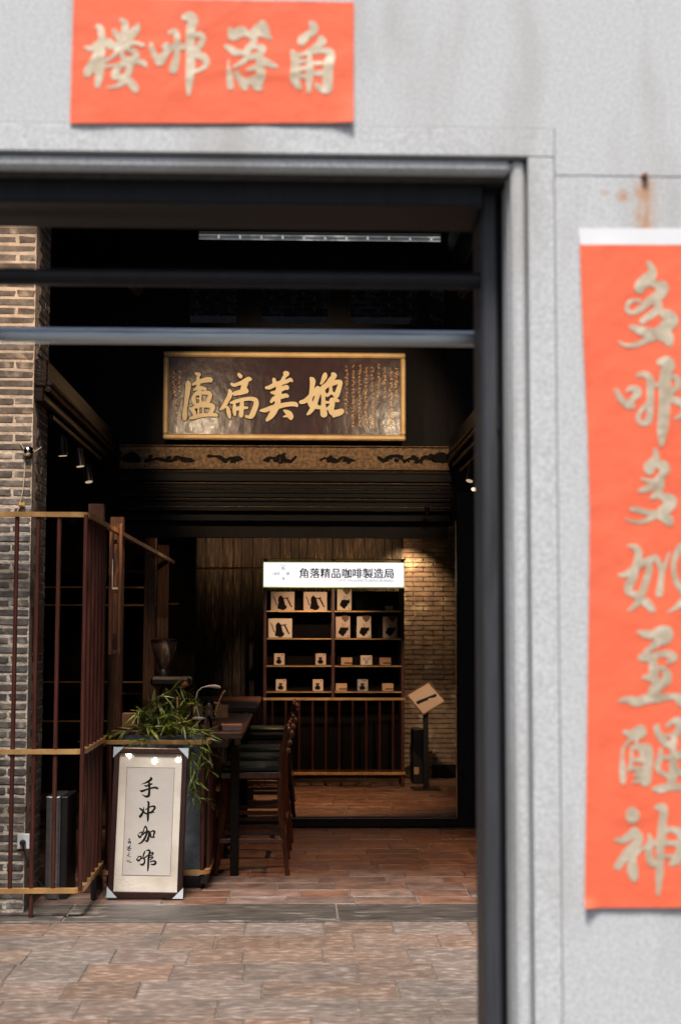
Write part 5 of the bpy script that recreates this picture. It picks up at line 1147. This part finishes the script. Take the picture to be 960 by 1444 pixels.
# menu stand
MD = 15.55
ms = empty('menu_stand', (px(602, MD), MD+.1, 0), 'black floor stand holding a tilted kraft menu board before the brick wall', 'stand')
x = px(601, MD, 1050)
MB().bbox((x-.028, MD+.06, .012), (x+.028, MD+.10, pz(984, MD)), .004).build('post', 'black_metal', ms)
q0, q1 = px(581, MD, 1108), px(621, MD, 1108)
MB().bbox((q0, MD-.04, 0.001), (q1, MD+.24, .012), .002).build('base', 'black_metal', ms)
cs = [at(604, 961, MD+.04), at(629, 989, MD+.02), at(596, 1009, MD+.0), at(572, 980, MD+.0)]
def board(cs, t0, t1, name, m, k=1.0):
    c = sum(cs, Vector())/4; P_ = [c+(q-c)*k for q in cs]; mb = MB(); mb.add([q+Vector((0, t0, 0)) for q in P_]+[q+Vector((0, t1, 0)) for q in P_], [(0,1,2,3),(7,6,5,4)]+[(i, i+4, (i+1) % 4+4, (i+1) % 4) for i in range(4)]); return mb.build(name, m, ms)
board(cs, 0, .02, 'board', 'print_brown'); board(cs, -.004, -.0005, 'menu_sheet', 'card_tan', .9)
cc = sum(cs, Vector())/4; m0 = (cs[2]+cs[3])/2*.12+cc*.88; 
u1 = (cs[3]+cs[2])/2; u2 = (cs[0]+cs[1])/2; e1 = (cs[3]*.62+cs[2]*.38); e2 = (cs[0]*.45+cs[1]*.55)
e1 = cc+(e1-cc)*.72; e2 = cc+(e2-cc)*.80; dn = Vector((.012, 0, -.030))
mb = MB(); mb.add([e1+Vector((0, -.006, 0)), e2+Vector((0, -.006, 0)), e2+dn+Vector((0, -.006, 0)), e1+dn+Vector((0, -.006, 0))], [(0,1,2,3)]); mb.build('clip_band', 'black_metal', ms)
o = empty('trash_bin', (px(592, 16.2), 16.3, 0), 'low black bin in the shade behind the menu stand', 'bin')
MB().bbox((px(581, 16.2), 16.2, 0), (px(596, 16.2), 16.5, .60), .01).build('body', 'black_metal', o); MB().bbox((px(583, 16.2), 16.19, .1), (px(590, 16.2), 16.1995, .18), .002).build('label_plate', 'kraft', o)
# low skirting on brick wall
o = MB().bbox((px(608, 16.8), 16.79, .0), (2.2, 16.818, pz(1078, 16.8)), .006).build('skirting_board', 'dark_wood'); tag(o, 'low dark skirting along the foot of the lit brick wall', 'skirting')

# ================================================================== TRACK LIGHTS
def track_light(p, aim, lab, grp='track spotlights', r=.034, L_=.13, lens='lens'):
    p = Vector(p); t = empty('track_spotlight', p, lab, 'spotlight', grp); d = (Vector(aim)-p).normalized()
    MB().tube([p-d*L_*.5, p+d*L_*.42, p+d*L_*.5], [r*.85, r, r], 14).build('housing', 'black_metal', t, smooth=True)
    MB().tube([p+d*(L_*.5+.0005), p+d*(L_*.5+.004)], [r*.82, r*.82], 14).build('lens', lens, t, smooth=True)
    MB().tube([p, p+Vector((0, 0, .09))], .006, 6).build('bracket', 'black_metal', t)
    return p+d*(L_*.5+.03)
def track(a, b, lab):
    o = MB().bbox((min(a[0], b[0])-.015, a[1], a[2]), (max(a[0], b[0])+.015, b[1], a[2]+.03), .003).build('light_track', 'black_metal'); tag(o, lab, 'light track', 'ceiling light tracks')
zL = pz(640, 10.6)
for (xx, yy, D, aim, lab) in ((88, 629, 9.75, (-1.4, 9.9, 0.6), 'front track spotlight on the left, under the carved beam by the pier'), (112, 645, 10.4, (-1.2, 10.3, 0.5), 'second track spotlight on the left under the carved beam'),
                              (124, 668, 11.0, (-1.2, 10.6, .8), 'third track spotlight on the left under the carved beam')):
    q = at(xx, yy, D); track_light(q, aim, lab, lens='lens_dim')
qa = at(88, 617, 9.75); MB()
track((qa.x, 9.3, 3.05), (qa.x, 11.6, 3.05), 'thin black light track under the left carved beam')
track((px(664, 11.6), 10.9, 3.04), (px(664, 11.6), 12.3, 3.04), 'thin black light track under the right carved beam')
q = at(664, 668, 11.6); R1 = track_light(q, (0.6, 10.6, 0), 'track spotlight under the right carved beam, upper one', lens='lens_dim')
q = at(669, 681, 12.1); R2 = track_light(q, (1.25, 11.2, 1.4), 'track spotlight under the right carved beam, lower one', r=.03)
q = at(602, 718, 12.40); R3 = track_light(q, (1.36, 15.4, 1.05), 'black spotlight hung under the header beam, left of the pair by the brick wall', r=.022, L_=.10, lens='lens_dim')
q = at(627, 748, 15.6); R4 = track_light(q, (1.35, 15.2, 2.1), 'back room ceiling spotlight, lower right of the pair by the brick wall', r=.036)

# ------------------------------------------------------------------ lamps' own light and added fills
for sx, lab in ((-1, 'black spotlight hung high on the left, aimed at the name plaque'), (1, 'black spotlight hung high on the right, aimed at the name plaque')):
    p = Vector((1.08*sx+0.02, 9.3, 3.92)); aim = Vector((.10+.22*sx, 12.5, 3.38)); q = track_light(p, aim, lab, lens='lens_dim')
    spot('plaque_spot', q, aim, 100, 44, 0.55, (1, .74, .48), .04)
spot('pier_spot', (-1.3, 6.4, 5.2), (-1.95, 8.8, 3.5), 330, 34, 0.8, (1, .73, .51), .05)
spot('rail_fill', (-1.0, 6.8, 4.6), (-1.8, 8.7, 1.7), 42, 44, 0.9, (1, .80, .64), .05)  # added fill for the railing and lower pier, no fixture here
spot('brick_spot', (1.25, 16.45, 2.76), (1.27, 16.85, 2.0), 36, 96, 1.0, (1, .66, .36), .02)
for x in (-.95, -.35, .25, .85): spot('plank_spot', (x, 16.28, 2.76), (x, 16.8, 2.62), 5.5, 120, 1.0, WARM, .05)
spot('back_floor_spot', (0.3, 14.0, 2.72), (0.25, 14.6, 0), 170, 66, 0.8, (1, .55, .27), .04)
spot('shelf_spot', (0.2, 13.6, 2.72), (0.22, 15.8, 1.55), 125, 38, 0.8, (1, .68, .44), .04)
spot('menu_fill', (1.15, 13.3, 2.72), (1.36, 15.5, 1.0), 110, 30, 0.8, (1, .68, .42), .02)  # added light to brighten the menu board, apart from any fixture
spot('hall_floor_spot', (1.25, 11.0, 3.0), (0.55, 10.9, 0), 110, 75, 0.8, (1, .50, .24), .04)
spot('stool_spot', (0.3, 9.6, 3.6), (-.35, 10.4, .6), 6, 40, 0.8, WARM, .04)
spot('counter_spot', (-1.15, 9.9, 3.0), (-.95, 10.1, 1.0), 34, 62, 0.7, WARM, .03)
spot('post_spot', (-.75, 9.0, 3.9), (-1.25, 10.8, 2.45), 60, 30, 0.7, WARM, .04)
# three round bulbs by the entrance: their reflections show in the glass of the framed calligraphy
nrm = (MF.to_3x3() @ Vector((0, -1, 0))).normalized(); pp0 = F(0, 100, -.004); eye = Vector((0, 0, CAMZ))
bp = []
for (x, y) in ((182.6, 1065), (218.6, 1073), (252, 1072)):
    d = (at(x, y, 9)-eye).normalized(); t = (pp0-eye).dot(nrm)/d.dot(nrm); h = eye+d*t; rd = d-2*d.dot(nrm)*nrm; bp.append(h+rd*((5.0-h.y)/rd.y))
print('bulbs', bp)
lt = empty('bulb_cluster', (bp[1].x, 5.0, bp[1].z+.35), 'three small round warm bulbs reflected at the top of the framed glass', 'lamp')
MB().bbox((-2.72, 4.96, bp[1].z+.30), (bp[2].x+.01, 5.04, bp[1].z+.34), .004).build('bracket', 'black_metal', lt)
for p in bp:
    MB().lathe((p.x, p.y, p.z), [(.003, -.026), (.016, -.021), (.025, -.008), (.026, .002), (.022, .014), (.012, .026)], 14).build('bulb', 'bulb', lt, smooth=True)
    MB().tube([(p.x, p.y, p.z+.027), (p.x, p.y, bp[1].z+.30)], .005, 6).build('flex', 'black_metal', lt)
spot('back_post_spot', (-.75, 12.85, 2.72), (-1.33, 13.7, 2.35), 9, 60, 0.8, WARM, .03)
